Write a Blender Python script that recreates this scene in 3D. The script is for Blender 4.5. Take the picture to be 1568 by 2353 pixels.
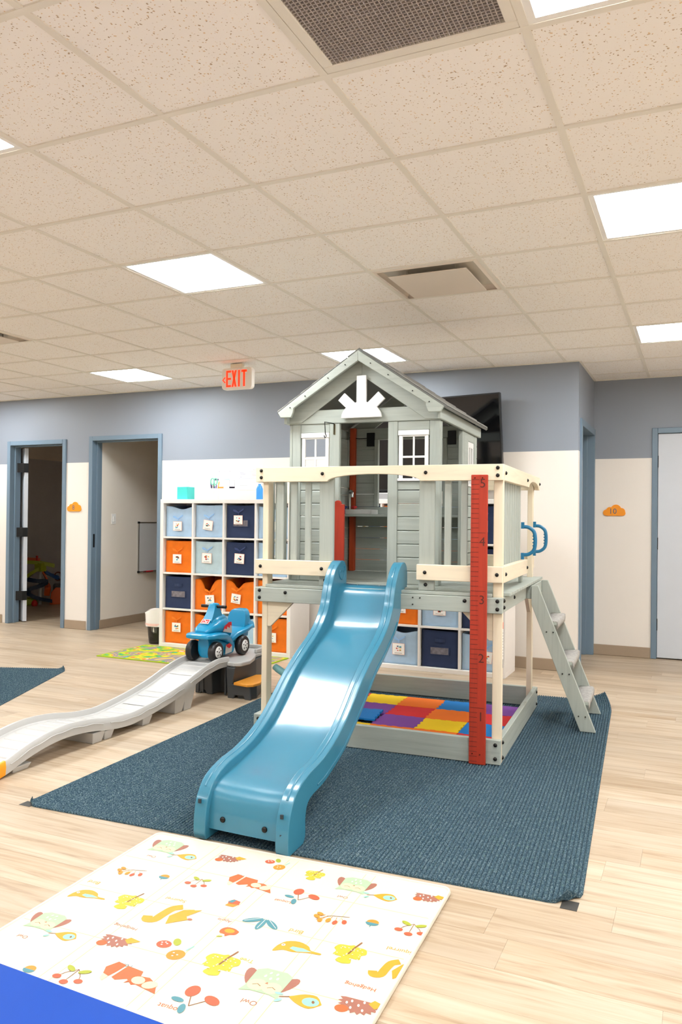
import bpy, math, random
from mathutils import Vector, Matrix, noise
random.seed(7)
PI = math.pi
sc = bpy.context.scene
for o in list(bpy.data.objects): bpy.data.objects.remove(o)
COL = sc.collection

# ------------------------------------------------------------------ camera
W_PX, H_PX = 1568, 2353
F_PX = 1824.69
yaw, pitch, roll = math.radians(-24.3416), math.radians(0.4244), math.radians(0.5974)
cf = Vector((math.sin(yaw)*math.cos(pitch), math.cos(yaw)*math.cos(pitch), math.sin(pitch)))
cr0 = Vector((math.cos(yaw), -math.sin(yaw), 0)); cu0 = cr0.cross(cf)
crt = math.cos(roll)*cr0 + math.sin(roll)*cu0
cup = -math.sin(roll)*cr0 + math.cos(roll)*cu0
CAM = Vector((0, 0, 1.29))
cd = bpy.data.cameras.new('camera'); cam = bpy.data.objects.new('camera', cd); COL.objects.link(cam)
cd.sensor_fit = 'HORIZONTAL'; cd.sensor_width = 36; cd.lens = F_PX/W_PX*36
cd.clip_start = .05; cd.clip_end = 100
m = Matrix((crt, cup, -cf)).transposed().to_4x4(); m.translation = CAM
cam.matrix_world = m
sc.camera = cam
def project(p):
    d = Vector(p)-CAM; D = d.dot(cf)
    if D < .05: return None
    return (W_PX/2+F_PX*d.dot(crt)/D, H_PX/2-F_PX*d.dot(cup)/D)
def in_view(pts, pad=10):
    q = [project(p) for p in pts]
    if all(a is None for a in q): return False
    q = [a for a in q if a]
    return max(a[0] for a in q) > -pad and min(a[0] for a in q) < W_PX+pad and max(a[1] for a in q) > -pad and min(a[1] for a in q) < H_PX+pad
def floor_at(x, y, z=0):
    d = cf+crt*((x-W_PX/2)/F_PX)-cup*((y-H_PX/2)/F_PX)
    return CAM+d*((z-CAM.z)/d.z)

# ------------------------------------------------------------------ world, exposure
w = bpy.data.worlds.new('world'); sc.world = w; w.use_nodes = True
w.node_tree.nodes['Background'].inputs[0].default_value = (1, .97, .93, 1)
w.node_tree.nodes['Background'].inputs[1].default_value = .05
sc.view_settings.view_transform = 'Standard'; sc.view_settings.look = 'None'
sc.view_settings.gamma = 1; sc.view_settings.use_curve_mapping = False
sc.view_settings.exposure = 0.0
LIGHT_STRENGTH = 37.0
LIGHT_COLOR = (.915, .965, 1.0, 1)

# ------------------------------------------------------------------ materials
def lin(c):
    return tuple((v/255/12.92 if v/255 <= .04045 else ((v/255+.055)/1.055)**2.4) for v in c)
MATS = {}
def base_mat(name):
    mt = bpy.data.materials.new(name); mt.use_nodes = True
    nt = mt.node_tree; b = nt.nodes['Principled BSDF']
    return mt, nt, b
def ramp(nt, fac, stops):
    r = nt.nodes.new('ShaderNodeValToRGB'); nt.links.new(fac, r.inputs[0])
    e = r.color_ramp.elements
    while len(e) < len(stops): e.new(.5)
    for k, (p, c) in zip(e, stops): k.position = p; k.color = (*c, 1)
    return r.outputs[0]
def coords(nt, scale=(1, 1, 1), kind='Object', rnd=False):
    tc = nt.nodes.new('ShaderNodeTexCoord'); mp = nt.nodes.new('ShaderNodeMapping')
    mp.inputs['Scale'].default_value = scale
    nt.links.new(tc.outputs[kind], mp.inputs[0])
    if rnd:
        oi = nt.nodes.new('ShaderNodeObjectInfo'); ml = nt.nodes.new('ShaderNodeMath'); ml.operation = 'MULTIPLY'; ml.inputs[1].default_value = 37.0
        nt.links.new(oi.outputs['Random'], ml.inputs[0])
        cb = nt.nodes.new('ShaderNodeCombineXYZ')
        for i in range(3): nt.links.new(ml.outputs[0], cb.inputs[i])
        nt.links.new(cb.outputs[0], mp.inputs['Location'])
    return mp.outputs[0]
def noise_n(nt, vec, scale, detail=4, rough=.5, dist=0):
    n = nt.nodes.new('ShaderNodeTexNoise'); nt.links.new(vec, n.inputs['Vector'])
    n.inputs['Scale'].default_value = scale; n.inputs['Detail'].default_value = detail
    n.inputs['Roughness'].default_value = rough; n.inputs['Distortion'].default_value = dist
    return n.outputs['Fac']
def bump(nt, b, h, strength, dist=.01):
    n = nt.nodes.new('ShaderNodeBump'); n.inputs['Strength'].default_value = strength; n.inputs['Distance'].default_value = dist
    nt.links.new(h, n.inputs['Height']); nt.links.new(n.outputs[0], b.inputs['Normal'])
def M(name, rgb, rough=.5, metal=0, var=.04, vscale=6, spec=.5, coat=0, bmp=0, bscale=200, emit=0, trans=0, alpha=1):
    if name in MATS: return MATS[name]
    mt, nt, b = base_mat(name); c = lin(rgb)
    if var:
        f = noise_n(nt, coords(nt), vscale)
        nt.links.new(ramp(nt, f, [(.3, tuple(v*(1-var) for v in c)), (.7, tuple(min(1, v*(1+var)) for v in c))]), b.inputs['Base Color'])
    else: b.inputs['Base Color'].default_value = (*c, 1)
    b.inputs['Roughness'].default_value = rough; b.inputs['Metallic'].default_value = metal
    b.inputs['Specular IOR Level'].default_value = spec; b.inputs['Coat Weight'].default_value = coat
    b.inputs['Coat Roughness'].default_value = .08
    b.inputs['Transmission Weight'].default_value = trans; b.inputs['Alpha'].default_value = alpha
    if bmp: bump(nt, b, noise_n(nt, coords(nt), bscale, 2), bmp, .002)
    if emit: b.inputs['Emission Color'].default_value = (*c, 1); b.inputs['Emission Strength'].default_value = emit
    MATS[name] = mt; return mt
def wood(name, rgb, axis, var=.10, rough=.55, knots=.5):
    key = name+axis
    if key in MATS: return MATS[key]
    mt, nt, b = base_mat(key); c = lin(rgb)
    s = {'x': (1.2, 22, 22), 'y': (22, 1.2, 22), 'z': (22, 22, 1.2)}[axis]
    f = noise_n(nt, coords(nt, s, rnd=True), 2.2, 6, .6, .6)
    k = noise_n(nt, coords(nt, tuple(4 if v > 2 else 1.5 for v in s), rnd=True), 3, 2)
    col = ramp(nt, f, [(.25, tuple(v*(1-var*1.6) for v in c)), (.5, c), (.8, tuple(min(1, v*(1+var)) for v in c))])
    mx = nt.nodes.new('ShaderNodeMix'); mx.data_type = 'RGBA'
    fac = ramp(nt, k, [(.72, (0, 0, 0)), (.80, (knots, knots, knots))])
    nt.links.new(fac, mx.inputs[0]); nt.links.new(col, mx.inputs[6])
    mx.inputs[7].default_value = (c[0]*.72, c[1]*.62, c[2]*.5, 1)
    nt.links.new(mx.outputs[2], b.inputs['Base Color'])
    b.inputs['Roughness'].default_value = rough
    bump(nt, b, f, .12, .002)
    MATS[key] = mt; return mt
GREY = (166, 172, 163); CREAM = (230, 215, 188); RED = (166, 44, 14)
def gw(a): return wood('grey_green_wood', GREY, a)
def cw(a): return wood('cream_wood', CREAM, a, .06, knots=.25)
def rw(a): return wood('red_wood', RED, a, .14, .65, .3)

def wall_paint(name, top, bottom, split):
    mt, nt, b = base_mat(name)
    g = nt.nodes.new('ShaderNodeNewGeometry'); sp = nt.nodes.new('ShaderNodeSeparateXYZ'); nt.links.new(g.outputs['Position'], sp.inputs[0])
    gt = nt.nodes.new('ShaderNodeMath'); gt.operation = 'GREATER_THAN'; gt.inputs[1].default_value = split; nt.links.new(sp.outputs[2], gt.inputs[0])
    mx = nt.nodes.new('ShaderNodeMix'); mx.data_type = 'RGBA'; nt.links.new(gt.outputs[0], mx.inputs[0])
    mx.inputs[6].default_value = (*lin(bottom), 1); mx.inputs[7].default_value = (*lin(top), 1)
    nt.links.new(mx.outputs[2], b.inputs['Base Color']); b.inputs['Roughness'].default_value = .48
    bump(nt, b, noise_n(nt, coords(nt), 260, 2), .06, .002)
    return mt
M_WALL = wall_paint('two_tone_wall_paint', (138, 144, 153), (237, 229, 219), 1.885)
M_ROOM8 = wall_paint('room_eight_paint', (250, 236, 220), (216, 210, 208), 2.145)
M_PLAIN = M('plain_white_wall_paint', (243, 236, 228), .5, var=.01)
M_ROOM2 = M('room_two_paint', (242, 233, 220), .55, var=.01)
M_FRAME = M('steel_blue_frame_paint', (112, 132, 148), .38, var=.02)
M_BASEB = M('taupe_vinyl_base', (164, 144, 122), .45, var=.03)
M_WHITE = M('white_laminate', (240, 234, 228), .42, var=.01)
M_PLWHITE = M('white_plastic', (244, 242, 238), .35, var=.01)
M_BLACK = M('black_metal', (16, 16, 16), .45, var=.1, spec=.3)
M_BOLT = M('bolt_black', (22, 20, 18), .22, metal=.4, var=.1)
M_DOORGREY = M('pale_grey_door_paint', (206, 210, 216), .42, var=.01)
M_CHROME = M('brushed_metal', (190, 190, 188), .25, metal=1, var=.03)

def ceiling_mat():
    mt, nt, b = base_mat('fissured_ceiling_tile')
    v = coords(nt, rnd=True)
    vo = nt.nodes.new('ShaderNodeTexVoronoi'); vo.inputs['Scale'].default_value = 105; vo.inputs['Randomness'].default_value = 1
    ds = nt.nodes.new('ShaderNodeVectorMath'); ds.operation = 'ADD'
    nn = nt.nodes.new('ShaderNodeTexNoise'); nn.inputs['Scale'].default_value = 60; nt.links.new(v, nn.inputs['Vector'])
    sc_ = nt.nodes.new('ShaderNodeVectorMath'); sc_.operation = 'SCALE'; sc_.inputs['Scale'].default_value = .018
    nt.links.new(nn.outputs['Color'], sc_.inputs[0]); nt.links.new(v, ds.inputs[0]); nt.links.new(sc_.outputs[0], ds.inputs[1])
    nt.links.new(ds.outputs[0], vo.inputs['Vector'])
    sp = nt.nodes.new('ShaderNodeSeparateColor'); nt.links.new(vo.outputs['Color'], sp.inputs[0])
    th = nt.nodes.new('ShaderNodeMath'); th.operation = 'MULTIPLY'; th.inputs[1].default_value = .34; nt.links.new(sp.outputs[0], th.inputs[0])
    lt = nt.nodes.new('ShaderNodeMath'); lt.operation = 'LESS_THAN'; nt.links.new(vo.outputs['Distance'], lt.inputs[0]); nt.links.new(th.outputs[0], lt.inputs[1])
    mx = nt.nodes.new('ShaderNodeMix'); mx.data_type = 'RGBA'; nt.links.new(lt.outputs[0], mx.inputs[0])
    mx.inputs[6].default_value = (*lin((248, 243, 237)), 1)
    cc = ramp(nt, sp.outputs[1], [(.2, lin((186, 164, 140))), (.8, lin((232, 206, 172)))])
    nt.links.new(cc, mx.inputs[7])
    nt.links.new(mx.outputs[2], b.inputs['Base Color']); b.inputs['Roughness'].default_value = .9
    b.inputs['Specular IOR Level'].default_value = .2
    return mt
M_TILE = ceiling_mat()
M_TEE = M('ceiling_grid_paint', (232, 226, 214), .5, var=.01)

def plank_mat():
    mt, nt, b = base_mat('pale_oak_plank')
    f = noise_n(nt, coords(nt, (1.0, 16, 16), rnd=True), 1.6, 8, .62, 1.2)
    f2 = noise_n(nt, coords(nt, (.6, 4, 4), rnd=True), 1.4, 3, .5, .8)
    c1 = ramp(nt, f, [(.30, lin((140, 108, 76))), (.44, lin((182, 158, 128))), (.54, lin((194, 174, 148))), (.75, lin((208, 192, 170)))])
    c2 = ramp(nt, f2, [(.3, lin((162, 136, 106))), (.62, lin((204, 186, 163)))])
    mx = nt.nodes.new('ShaderNodeMix'); mx.data_type = 'RGBA'; mx.inputs[0].default_value = .45
    nt.links.new(c1, mx.inputs[6]); nt.links.new(c2, mx.inputs[7])
    oi = nt.nodes.new('ShaderNodeObjectInfo')
    hs = nt.nodes.new('ShaderNodeHueSaturation')
    rg = nt.nodes.new('ShaderNodeMapRange'); rg.inputs[3].default_value = .88; rg.inputs[4].default_value = 1.06
    nt.links.new(oi.outputs['Random'], rg.inputs[0]); nt.links.new(rg.outputs[0], hs.inputs['Value'])
    nt.links.new(mx.outputs[2], hs.inputs['Color']); nt.links.new(hs.outputs[0], b.inputs['Base Color'])
    b.inputs['Roughness'].default_value = .42; b.inputs['Specular IOR Level'].default_value = .4
    bump(nt, b, f, .05, .002)
    return mt
M_PLANK = plank_mat()

def carpet_mat(name):
    mt, nt, b = base_mat(name)
    v = coords(nt)
    f = noise_n(nt, coords(nt, (1, .6, 1)), 210, 3, .7)
    col = ramp(nt, f, [(.30, lin((26, 40, 48))), (.42, lin((48, 70, 83))), (.50, lin((63, 85, 97))), (.58, lin((86, 105, 113))), (.68, lin((128, 142, 144)))])
    f3 = noise_n(nt, v, 70, 2)
    mx = nt.nodes.new('ShaderNodeMix'); mx.data_type = 'RGBA'
    nt.links.new(ramp(nt, f3, [(.60, (0, 0, 0)), (.70, (.5, .5, .5))]), mx.inputs[0])
    nt.links.new(col, mx.inputs[6]); mx.inputs[7].default_value = (*lin((86, 110, 104)), 1)
    nt.links.new(mx.outputs[2], b.inputs['Base Color'])
    b.inputs['Roughness'].default_value = .95; b.inputs['Specular IOR Level'].default_value = .1
    bump(nt, b, f, .5, .002)
    return mt
M_CARPET = carpet_mat('ribbed_blue_carpet')

# ------------------------------------------------------------------ mesh helpers
class MB:
    def __init__(s): s.v = []; s.f = []; s.m = []
    def add(s, vs, fs, mi=0):
        n = len(s.v); s.v += [tuple(p) for p in vs]
        for f in fs: s.f.append(tuple(i+n for i in f)); s.m.append(mi)
        return s
    def box(s, x0, x1, y0, y1, z0, z1, mi=0):
        vs = [(x, y, z) for z in (z0, z1) for y in (y0, y1) for x in (x0, x1)]
        return s.add(vs, [(0, 2, 3, 1), (4, 5, 7, 6), (0, 1, 5, 4), (2, 6, 7, 3), (0, 4, 6, 2), (1, 3, 7, 5)], mi)
    def prism(s, pts, axis, a0, a1, mi=0):
        # pts: polygon; axis 'x' -> (y,z), 'y' -> (x,z), 'z' -> (x,y)
        def P(p, a): return {'x': (a, p[0], p[1]), 'y': (p[0], a, p[1]), 'z': (p[0], p[1], a)}[axis]
        n = len(pts)
        area = sum(pts[i][0]*pts[(i+1) % n][1]-pts[(i+1) % n][0]*pts[i][1] for i in range(n))
        if (area < 0) != (axis == 'y'): pts = pts[::-1]
        if a0 > a1: a0, a1 = a1, a0
        vs = [P(p, a0) for p in pts]+[P(p, a1) for p in pts]
        fs = [tuple(range(n-1, -1, -1)), tuple(range(n, 2*n))]+[(i, (i+1) % n, n+(i+1) % n, n+i) for i in range(n)]
        return s.add(vs, fs, mi)
    def loft(s, rings, mi=0, caps=True, closed=True):
        n = len(rings[0]); vs = [p for r in rings for p in r]; fs = []
        for k in range(len(rings)-1):
            for i in range(n if closed else n-1):
                j = (i+1) % n
                fs.append((k*n+i, k*n+j, (k+1)*n+j, (k+1)*n+i))
        if caps: fs += [tuple(range(n-1, -1, -1)), tuple((len(rings)-1)*n+i for i in range(n))]
        return s.add(vs, fs, mi)
    def tube(s, path, r, n=8, mi=0):
        rings = []; path = [Vector(p) for p in path]; rr = r if isinstance(r, (list, tuple)) else [r]*len(path)
        up = None
        for i, p in enumerate(path):
            t = (path[min(i+1, len(path)-1)]-path[max(i-1, 0)]).normalized()
            if up is None:
                up = Vector((0, 0, 1)) if abs(t.z) < .9 else Vector((1, 0, 0))
            a = t.cross(up).normalized(); b = a.cross(t).normalized(); up = b
            rings.append([p+(a*math.cos(2*PI*k/n)+b*math.sin(2*PI*k/n))*rr[i] for k in range(n)])
        return s.loft(rings, mi)
    def lathe(s, prof, c=(0, 0, 0), n=16, axis='z', mi=0):
        rings = []
        for r, h in prof:
            ring = []
            for k in range(n):
                a = 2*PI*k/n; u, v_ = r*math.cos(a), r*math.sin(a)
                q = {'z': (u, v_, h), 'x': (h, u, v_), 'y': (v_, h, u)}[axis]
                ring.append((c[0]+q[0], c[1]+q[1], c[2]+q[2]))
            rings.append(ring)
        return s.loft(rings, mi)
    def poly(s, pts, z=0, mi=0):
        return s.add([(p[0], p[1], z) for p in pts], [tuple(range(len(pts)))], mi)
    def build(s, name, mats, parent=None, smooth=0, bevel=0, segs=2, loc=None, subsurf=0, solid=0):
        me = bpy.data.meshes.new(name); me.from_pydata(s.v, [], s.f)
        mats = mats if isinstance(mats, (list, tuple)) else [mats]
        for k in mats: me.materials.append(k)
        if len(mats) > 1: me.polygons.foreach_set('material_index', s.m)
        if smooth:
            me.polygons.foreach_set('use_smooth', [True]*len(me.polygons)); me.set_sharp_from_angle(angle=math.radians(smooth))
        me.update()
        o = bpy.data.objects.new(name, me); COL.objects.link(o)
        if parent: o.parent = parent
        if loc: o.location = loc
        if solid: md = o.modifiers.new('solid', 'SOLIDIFY'); md.thickness = solid; md.offset = -1
        if bevel:
            md = o.modifiers.new('bevel', 'BEVEL'); md.width = bevel; md.segments = segs; md.limit_method = 'ANGLE'; md.angle_limit = math.radians(42)
        if subsurf: md = o.modifiers.new('sub', 'SUBSURF'); md.levels = subsurf; md.render_levels = subsurf
        return o
def tag(o, label, cat, group=None):
    o['label'] = label; o['category'] = cat
    if group: o['group'] = group
    return o
def struct(o, label=None, cat=None):
    o['kind'] = 'structure'
    if label: o['label'] = label
    if cat: o['category'] = cat
    return o
def empty(name, loc=(0, 0, 0), rz=0):
    o = bpy.data.objects.new(name, None); COL.objects.link(o); o.location = loc; o.rotation_euler[2] = rz; o.empty_display_size = .1
    return o
def copy_of(o, parent=None, loc=None, rot=None):
    c = o.copy(); COL.objects.link(c); c.parent = parent if parent else o.parent
    if loc is not None: c.location = loc
    if rot is not None: c.rotation_euler = rot
    return c
def box(name, mat, parent, x0, x1, y0, y1, z0, z1, bevel=.003, segs=1):
    cx, cy, cz = (x0+x1)/2, (y0+y1)/2, (z0+z1)/2
    return MB().box(x0-cx, x1-cx, y0-cy, y1-cy, z0-cz, z1-cz).build(name, mat, parent, bevel=bevel, segs=segs, loc=(cx, cy, cz))
def arc(cx, cy, r, a0, a1, n=10, ry=None):
    ry = r if ry is None else ry
    return [(cx+r*math.cos(math.radians(a0+(a1-a0)*i/n)), cy+ry*math.sin(math.radians(a0+(a1-a0)*i/n))) for i in range(n+1)]
def ellipse(cx, cy, rx, ry, rot=0, n=18):
    c, s_ = math.cos(rot), math.sin(rot); out = []
    for i in range(n):
        a = 2*PI*i/n; x, y = rx*math.cos(a), ry*math.sin(a); out.append((cx+c*x-s_*y, cy+s_*x+c*y))
    return out
def stroke(pts, wd):
    L, R = [], []
    for i, p in enumerate(pts):
        a = pts[max(i-1, 0)]; b = pts[min(i+1, len(pts)-1)]
        dx, dy = b[0]-a[0], b[1]-a[1]; l = math.hypot(dx, dy) or 1
        nx, ny = -dy/l*wd/2, dx/l*wd/2
        L.append((p[0]+nx, p[1]+ny)); R.append((p[0]-nx, p[1]-ny))
    return L+R[::-1]
def smooth_path(pts, n=6):
    out = []; P = [pts[0]]+list(pts)+[pts[-1]]
    for i in range(1, len(P)-2):
        for k in range(n):
            t = k/n; a, b, c, d = P[i-1], P[i], P[i+1], P[i+2]
            out.append(tuple(.5*((2*b[j])+(-a[j]+c[j])*t+(2*a[j]-5*b[j]+4*c[j]-d[j])*t*t+(-a[j]+3*b[j]-3*c[j]+d[j])*t**3) for j in range(len(a))))
    out.append(tuple(pts[-1])); return out

# text meshes are made first, while the scene is still small
TXT = {}
for s_ in ['EXIT', '<', '1', '2', '3', '4', '5', '8', '10', 'GROUP SESSIONS', 'Group Schedule', 'Reminders', 'Owl', 'Fox', 'Bird', 'Squirrel', 'Hedgehog', 'Apple', 'Tree', 'Loquat']:
    cu = bpy.data.curves.new('t', 'FONT'); cu.body = s_; cu.align_x = 'CENTER'; cu.align_y = 'CENTER'; cu.resolution_u = 3
    to = bpy.data.objects.new('t', cu); COL.objects.link(to)
    me = bpy.data.meshes.new_from_object(to.evaluated_get(bpy.context.evaluated_depsgraph_get()))
    vs = [tuple(v.co) for v in me.vertices]; fs = [tuple(p.vertices) for p in me.polygons]
    xs = [v[0] for v in vs]; ys = [v[1] for v in vs]; cx, cy = (min(xs)+max(xs))/2, (min(ys)+max(ys))/2
    TXT[s_] = ([(v[0]-cx, v[1]-cy) for v in vs], fs, max(xs)-min(xs), max(ys)-min(ys))
    bpy.data.objects.remove(to); bpy.data.curves.remove(cu); bpy.data.meshes.remove(me)
def text_into(mb, s_, fn, height=None, width=None, mi=0):
    """fn maps flat (u,v) to a 3-D point"""
    vs, fs, wd, ht = TXT[s_]
    k = height/ht if height else width/wd
    kx = width/wd if width else k
    mb.add([fn(u*kx, v*k) for u, v in vs], fs, mi)

# ================================================================== room shell
H = 2.641; YB = 6.97; YB2 = 8.02; XC = -.945; XL = -9.3; XR = 3.2; YF = -3.4; T = .13
GX = lambda i: i*.6096-1.66552
GY = lambda j: j*.6096+1.57579

def wall_y(name, y, t, x0, x1, z1, holes, mat):
    mb = MB(); x = x0
    for a, b, h in sorted(holes):
        mb.box(x, a, y, y+t, 0, z1); mb.box(a, b, y, y+t, h, z1); x = b
    mb.box(x, x1, y, y+t, 0, z1)
    return struct(mb.build(name, mat))
def wall_x(name, x, t, y0, y1, z1, holes, mat):
    mb = MB(); y = y0
    for a, b, h in sorted(holes):
        mb.box(x, x+t, y, a, 0, z1); mb.box(x, x+t, a, b, h, z1); y = b
    mb.box(x, x+t, y, y1, 0, z1)
    return struct(mb.build(name, mat))
ZW = H+.05
D1 = (-7.50, -6.655, 2.13); D2 = (-6.225, -5.305, 2.13)
wall_y('wall_back', YB, T, XL-T, XC, ZW, [D1, D2], M_WALL)
wall_x('wall_return', XC-T, T, YB+T, YB2+T, ZW, [(7.12, 7.97, 2.12)], M_WALL)
wall_y('wall_rear_alcove', YB2, T, XC, XR+T, ZW, [(-.37, .52, 2.12)], M_WALL)
wall_x('wall_left', XL-T, T, YF, YB, ZW, [], M_PLAIN)
wall_x('wall_right', XR, T, YF, YB2, ZW, [], M_PLAIN)
wall_y('wall_front', YF-T, T, XL-T, XR+T, ZW, [], M_PLAIN)
# the dark room seen through the first doorway
wall_x('wall_play_room_left', -9.43, .1, YB+T, 10.4, 2.6, [], M_ROOM8)
wall_y('wall_play_room_back', 10.4, .1, -9.43, -6.3, 2.6, [], M_ROOM2)
wall_x('wall_between_rooms', -6.36, .14, YB+T, 10.4, 2.6, [], M_ROOM2)
wall_y('wall_small_room_back', 10.4, .1, -6.3, -3.6, 2.6, [], M_ROOM2)
wall_x('wall_small_room_right', -3.7, .1, YB+T, 10.4, 2.6, [], M_ROOM2)
struct(MB().box(-9.6, -3.5, YB+T, 10.6, 2.6, 2.7).build('ceiling_small_rooms', M_ROOM2))
# closet behind the return-wall doorway
wall_y('wall_closet_back', YB2+T, .1, -3.6, XC-T, 2.6, [], M_ROOM8)
wall_x('wall_closet_left', -3.6, .1, YB+T, YB2+T, 2.6, [], M_ROOM8)
struct(MB().box(-3.5, XC-.03, YB+T+.01, YB2+.1, 2.6, 2.63).build('ceiling_closet', M_ROOM2))

# floor slab with planks as pieces
fl = struct(MB().box(XL-.3, XR+.3, YF-.3, 10.6, -.12, -.004).build('floor', M_PLANK))
plank = None; cand = []
PW, PL = .18, 1.22
y = 2.81-PW*18; r = 0
while y < 10.2:
    rr = random.Random(int(round(y*100)))
    off = rr.random()*PL
    if abs(y-2.63) < .02: off = (-.245-XL) % PL
    if abs(y-2.27) < .02: off = (-.53-XL) % PL
    x = XL-PL+off
    while x < XR+.2:
        seen = in_view([(a, b, 0) for a in (x, x+PL) for b in (y, y+PW)], 0) and y > .9
        if y > .2:
            if y < YB or (x > XC-.9 and y < YB2) or (x+PL > -9.2 and x < -5 and y < 9.6):
                cand.append(((x+PL/2)**2+(y+PW/2)**2+(0 if seen else 1e4), x, y))
        x += PL
    y += PW
cand.sort()
pm = MB().box(-PL/2+.0003, PL/2-.0003, -PW/2+.0003, PW/2-.0003, -.006, 0)
rest = MB()
for k, (d, x, y) in enumerate(cand):
    if k < 300 and d < 1e4:
        if plank is None: plank = pm.build('plank', M_PLANK, fl, loc=(x+PL/2, y+PW/2, 0))
        else: copy_of(plank, fl, (x+PL/2, y+PW/2, 0))
    else: rest.box(x+.0005, x+PL-.0005, y+.0005, y+PW-.0005, -.006, 0)
if rest.v:
    o = rest.build('far_planks', M_PLANK, fl); o['kind'] = 'stuff'

# baseboards
def baseb(name, x0, x1, y0, y1): return struct(MB().box(x0, x1, y0, y1, 0, .1).build(name, M_BASEB, bevel=.004, segs=1))
baseb('baseboard_back_left', XL, -7.57, YB-.012, YB); baseb('baseboard_back_between_doors', -6.60, -6.29, YB-.012, YB)
baseb('baseboard_back_right', -5.24, XC, YB-.012, YB)
baseb('baseboard_alcove', XC, -.42, YB2-.012, YB2); baseb('baseboard_right', XR-.012, XR, YF, YB2)
baseb('baseboard_alcove_right', .58, XR, YB2-.012, YB2)
baseb('baseboard_left', XL, XL+.012, YF, YB)
baseb('baseboard_small_room', -6.22, -6.208, YB+T, 10.4)

# suspended ceiling
cl = struct(MB().box(XL-.2, XR+.2, YF-.2, YB2+.3, H+.03, H+.10).build('ceiling', M_TEE))
LIGHTS = [(-6, -5), (-6, -1), (-6, 3), (-6, 7), (-2, -4), (-2, 0), (-2, 3), (-2, 7), (2, -4), (2, 0), (2, 3), (2, 7), (6, 0), (6, 3), (6, 7), (6, -4), (-10, -1), (-10, 3), (-10, 7)]
VENTS = {(1, 0): 'grille', (0, 4): 'diffuser', (-6, 4): 'diffuser'}
tile = None; rest = MB(); i0, i1, j0, j1 = -13, 8, -9, 11
TS = .6096/2-.004
for i in range(i0, i1):
    for j in range(j0, j1):
        if (i, j) in LIGHTS or (i, j) in VENTS: continue
        x0, x1, y0, y1 = GX(i), GX(i+1), GY(j), GY(j+1)
        if x1 > XR+.6 or x0 < XL-.6 or y0 < YF-.6: continue
        if y0 > YB2: continue
        cut = y1 > YB and x0 < XC
        xa, xb, ya, yb = max(x0, XL), min(x1, XR), max(y0, YF), min(y1, YB2)
        if cut:
            if x1 <= XC+.02:
                if y0 >= YB: continue
                yb = YB
            elif y0 >= YB: xa = XC
        whole = (xa, xb, ya, yb) == (x0, x1, y0, y1)
        vis = in_view([(a, b, H) for a in (xa, xb) for b in (ya, yb)], 0)
        if vis and whole:
            if tile is None: tile = MB().box(-TS, TS, -TS, TS, 0, .015).build('ceiling_tile', M_TILE, cl, loc=((x0+x1)/2, (y0+y1)/2, H+.005))
            else: copy_of(tile, cl, ((x0+x1)/2, (y0+y1)/2, H+.005))
        elif vis: box('ceiling_tile', M_TILE, cl, xa+.002, xb-.002, ya+.002, yb-.002, H+.005, H+.02, 0)
        else: rest.box(xa+.004, xb-.004, ya+.004, yb-.004, H+.005, H+.02)
o = rest.build('tiles_outside_view', M_TILE, cl); o['kind'] = 'stuff'
for i in range(i0, i1+1):
    x = GX(i)
    if XL < x < XR: box('grid_tee', M_TEE, cl, x-.012, x+.012, YF, (YB2 if x > XC else YB), H, H+.028, 0)
for j in range(j0, j1+1):
    y = GY(j)
    if YF < y < YB2: box('grid_tee', M_TEE, cl, (XL if y < YB else XC), XR, y-.012, y+.012, H-.0004, H+.027, 0)
# wall angle where the ceiling meets the walls
for nm, a in (('a', (XL, XC, YB-.02, YB)), ('b', (XC, XR, YB2-.02, YB2)), ('c', (XC, XC+.02, YB, YB2))):
    box('wall_angle', M_TEE, cl, *a, H-.001, H+.02, 0)

# LED panels
mt, nt, b = base_mat('lit_led_diffuser'); b.inputs['Base Color'].default_value = (.9, .9, .9, 1)
b.inputs['Emission Color'].default_value = LIGHT_COLOR; b.inputs['Emission Strength'].default_value = LIGHT_STRENGTH
M_LED = mt
place = {(-2, 3): 'left of the ceiling diffuser', (-2, 7): 'above the playhouse roof ridge', (2, 3): 'right of the ceiling diffuser', (2, 0): 'beside the dark ceiling grille', (2, 7): 'near the alcove at the right edge', (-6, 7): 'farthest left, near the exit sign', (-2, 0): 'cut by the left edge of the picture'}
for i, j in LIGHTS:
    cx, cy = (GX(i)+GX(i+1))/2, (GY(j)+GY(j+1))/2
    if not (XL < cx < XR and YF < cy < YB2): continue
    t = empty('ceiling_light', (cx, cy, H)); s = .6096/2-.012
    tag(t, 'square lit LED ceiling panel '+place[(i, j)] if (i, j) in place else ('unseen ceiling panel, '+{-10: 'far left', -6: 'left', -2: 'middle', 2: 'right', 6: 'far right'}[i]+' column, '+{-5: 'row farthest behind the camera', -4: 'row behind the camera', -1: 'row over the camera', 0: 'row level with the ceiling grille', 3: 'row level with the air diffuser', 7: 'row nearest the back wall'}[j]), 'ceiling light', 'lit LED ceiling panels')
    f = MB()
    for a in ((-s, s, -s, -s+.022), (-s, s, s-.022, s), (-s, -s+.022, -s+.022, s-.022), (s-.022, s, -s+.022, s-.022)): f.box(*a, .002, .02)
    f.build('frame', M_PLWHITE, t)
    MB().box(-s+.022, s-.022, -s+.022, s-.022, .006, .02).build('diffuser', M_LED, t)
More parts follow.
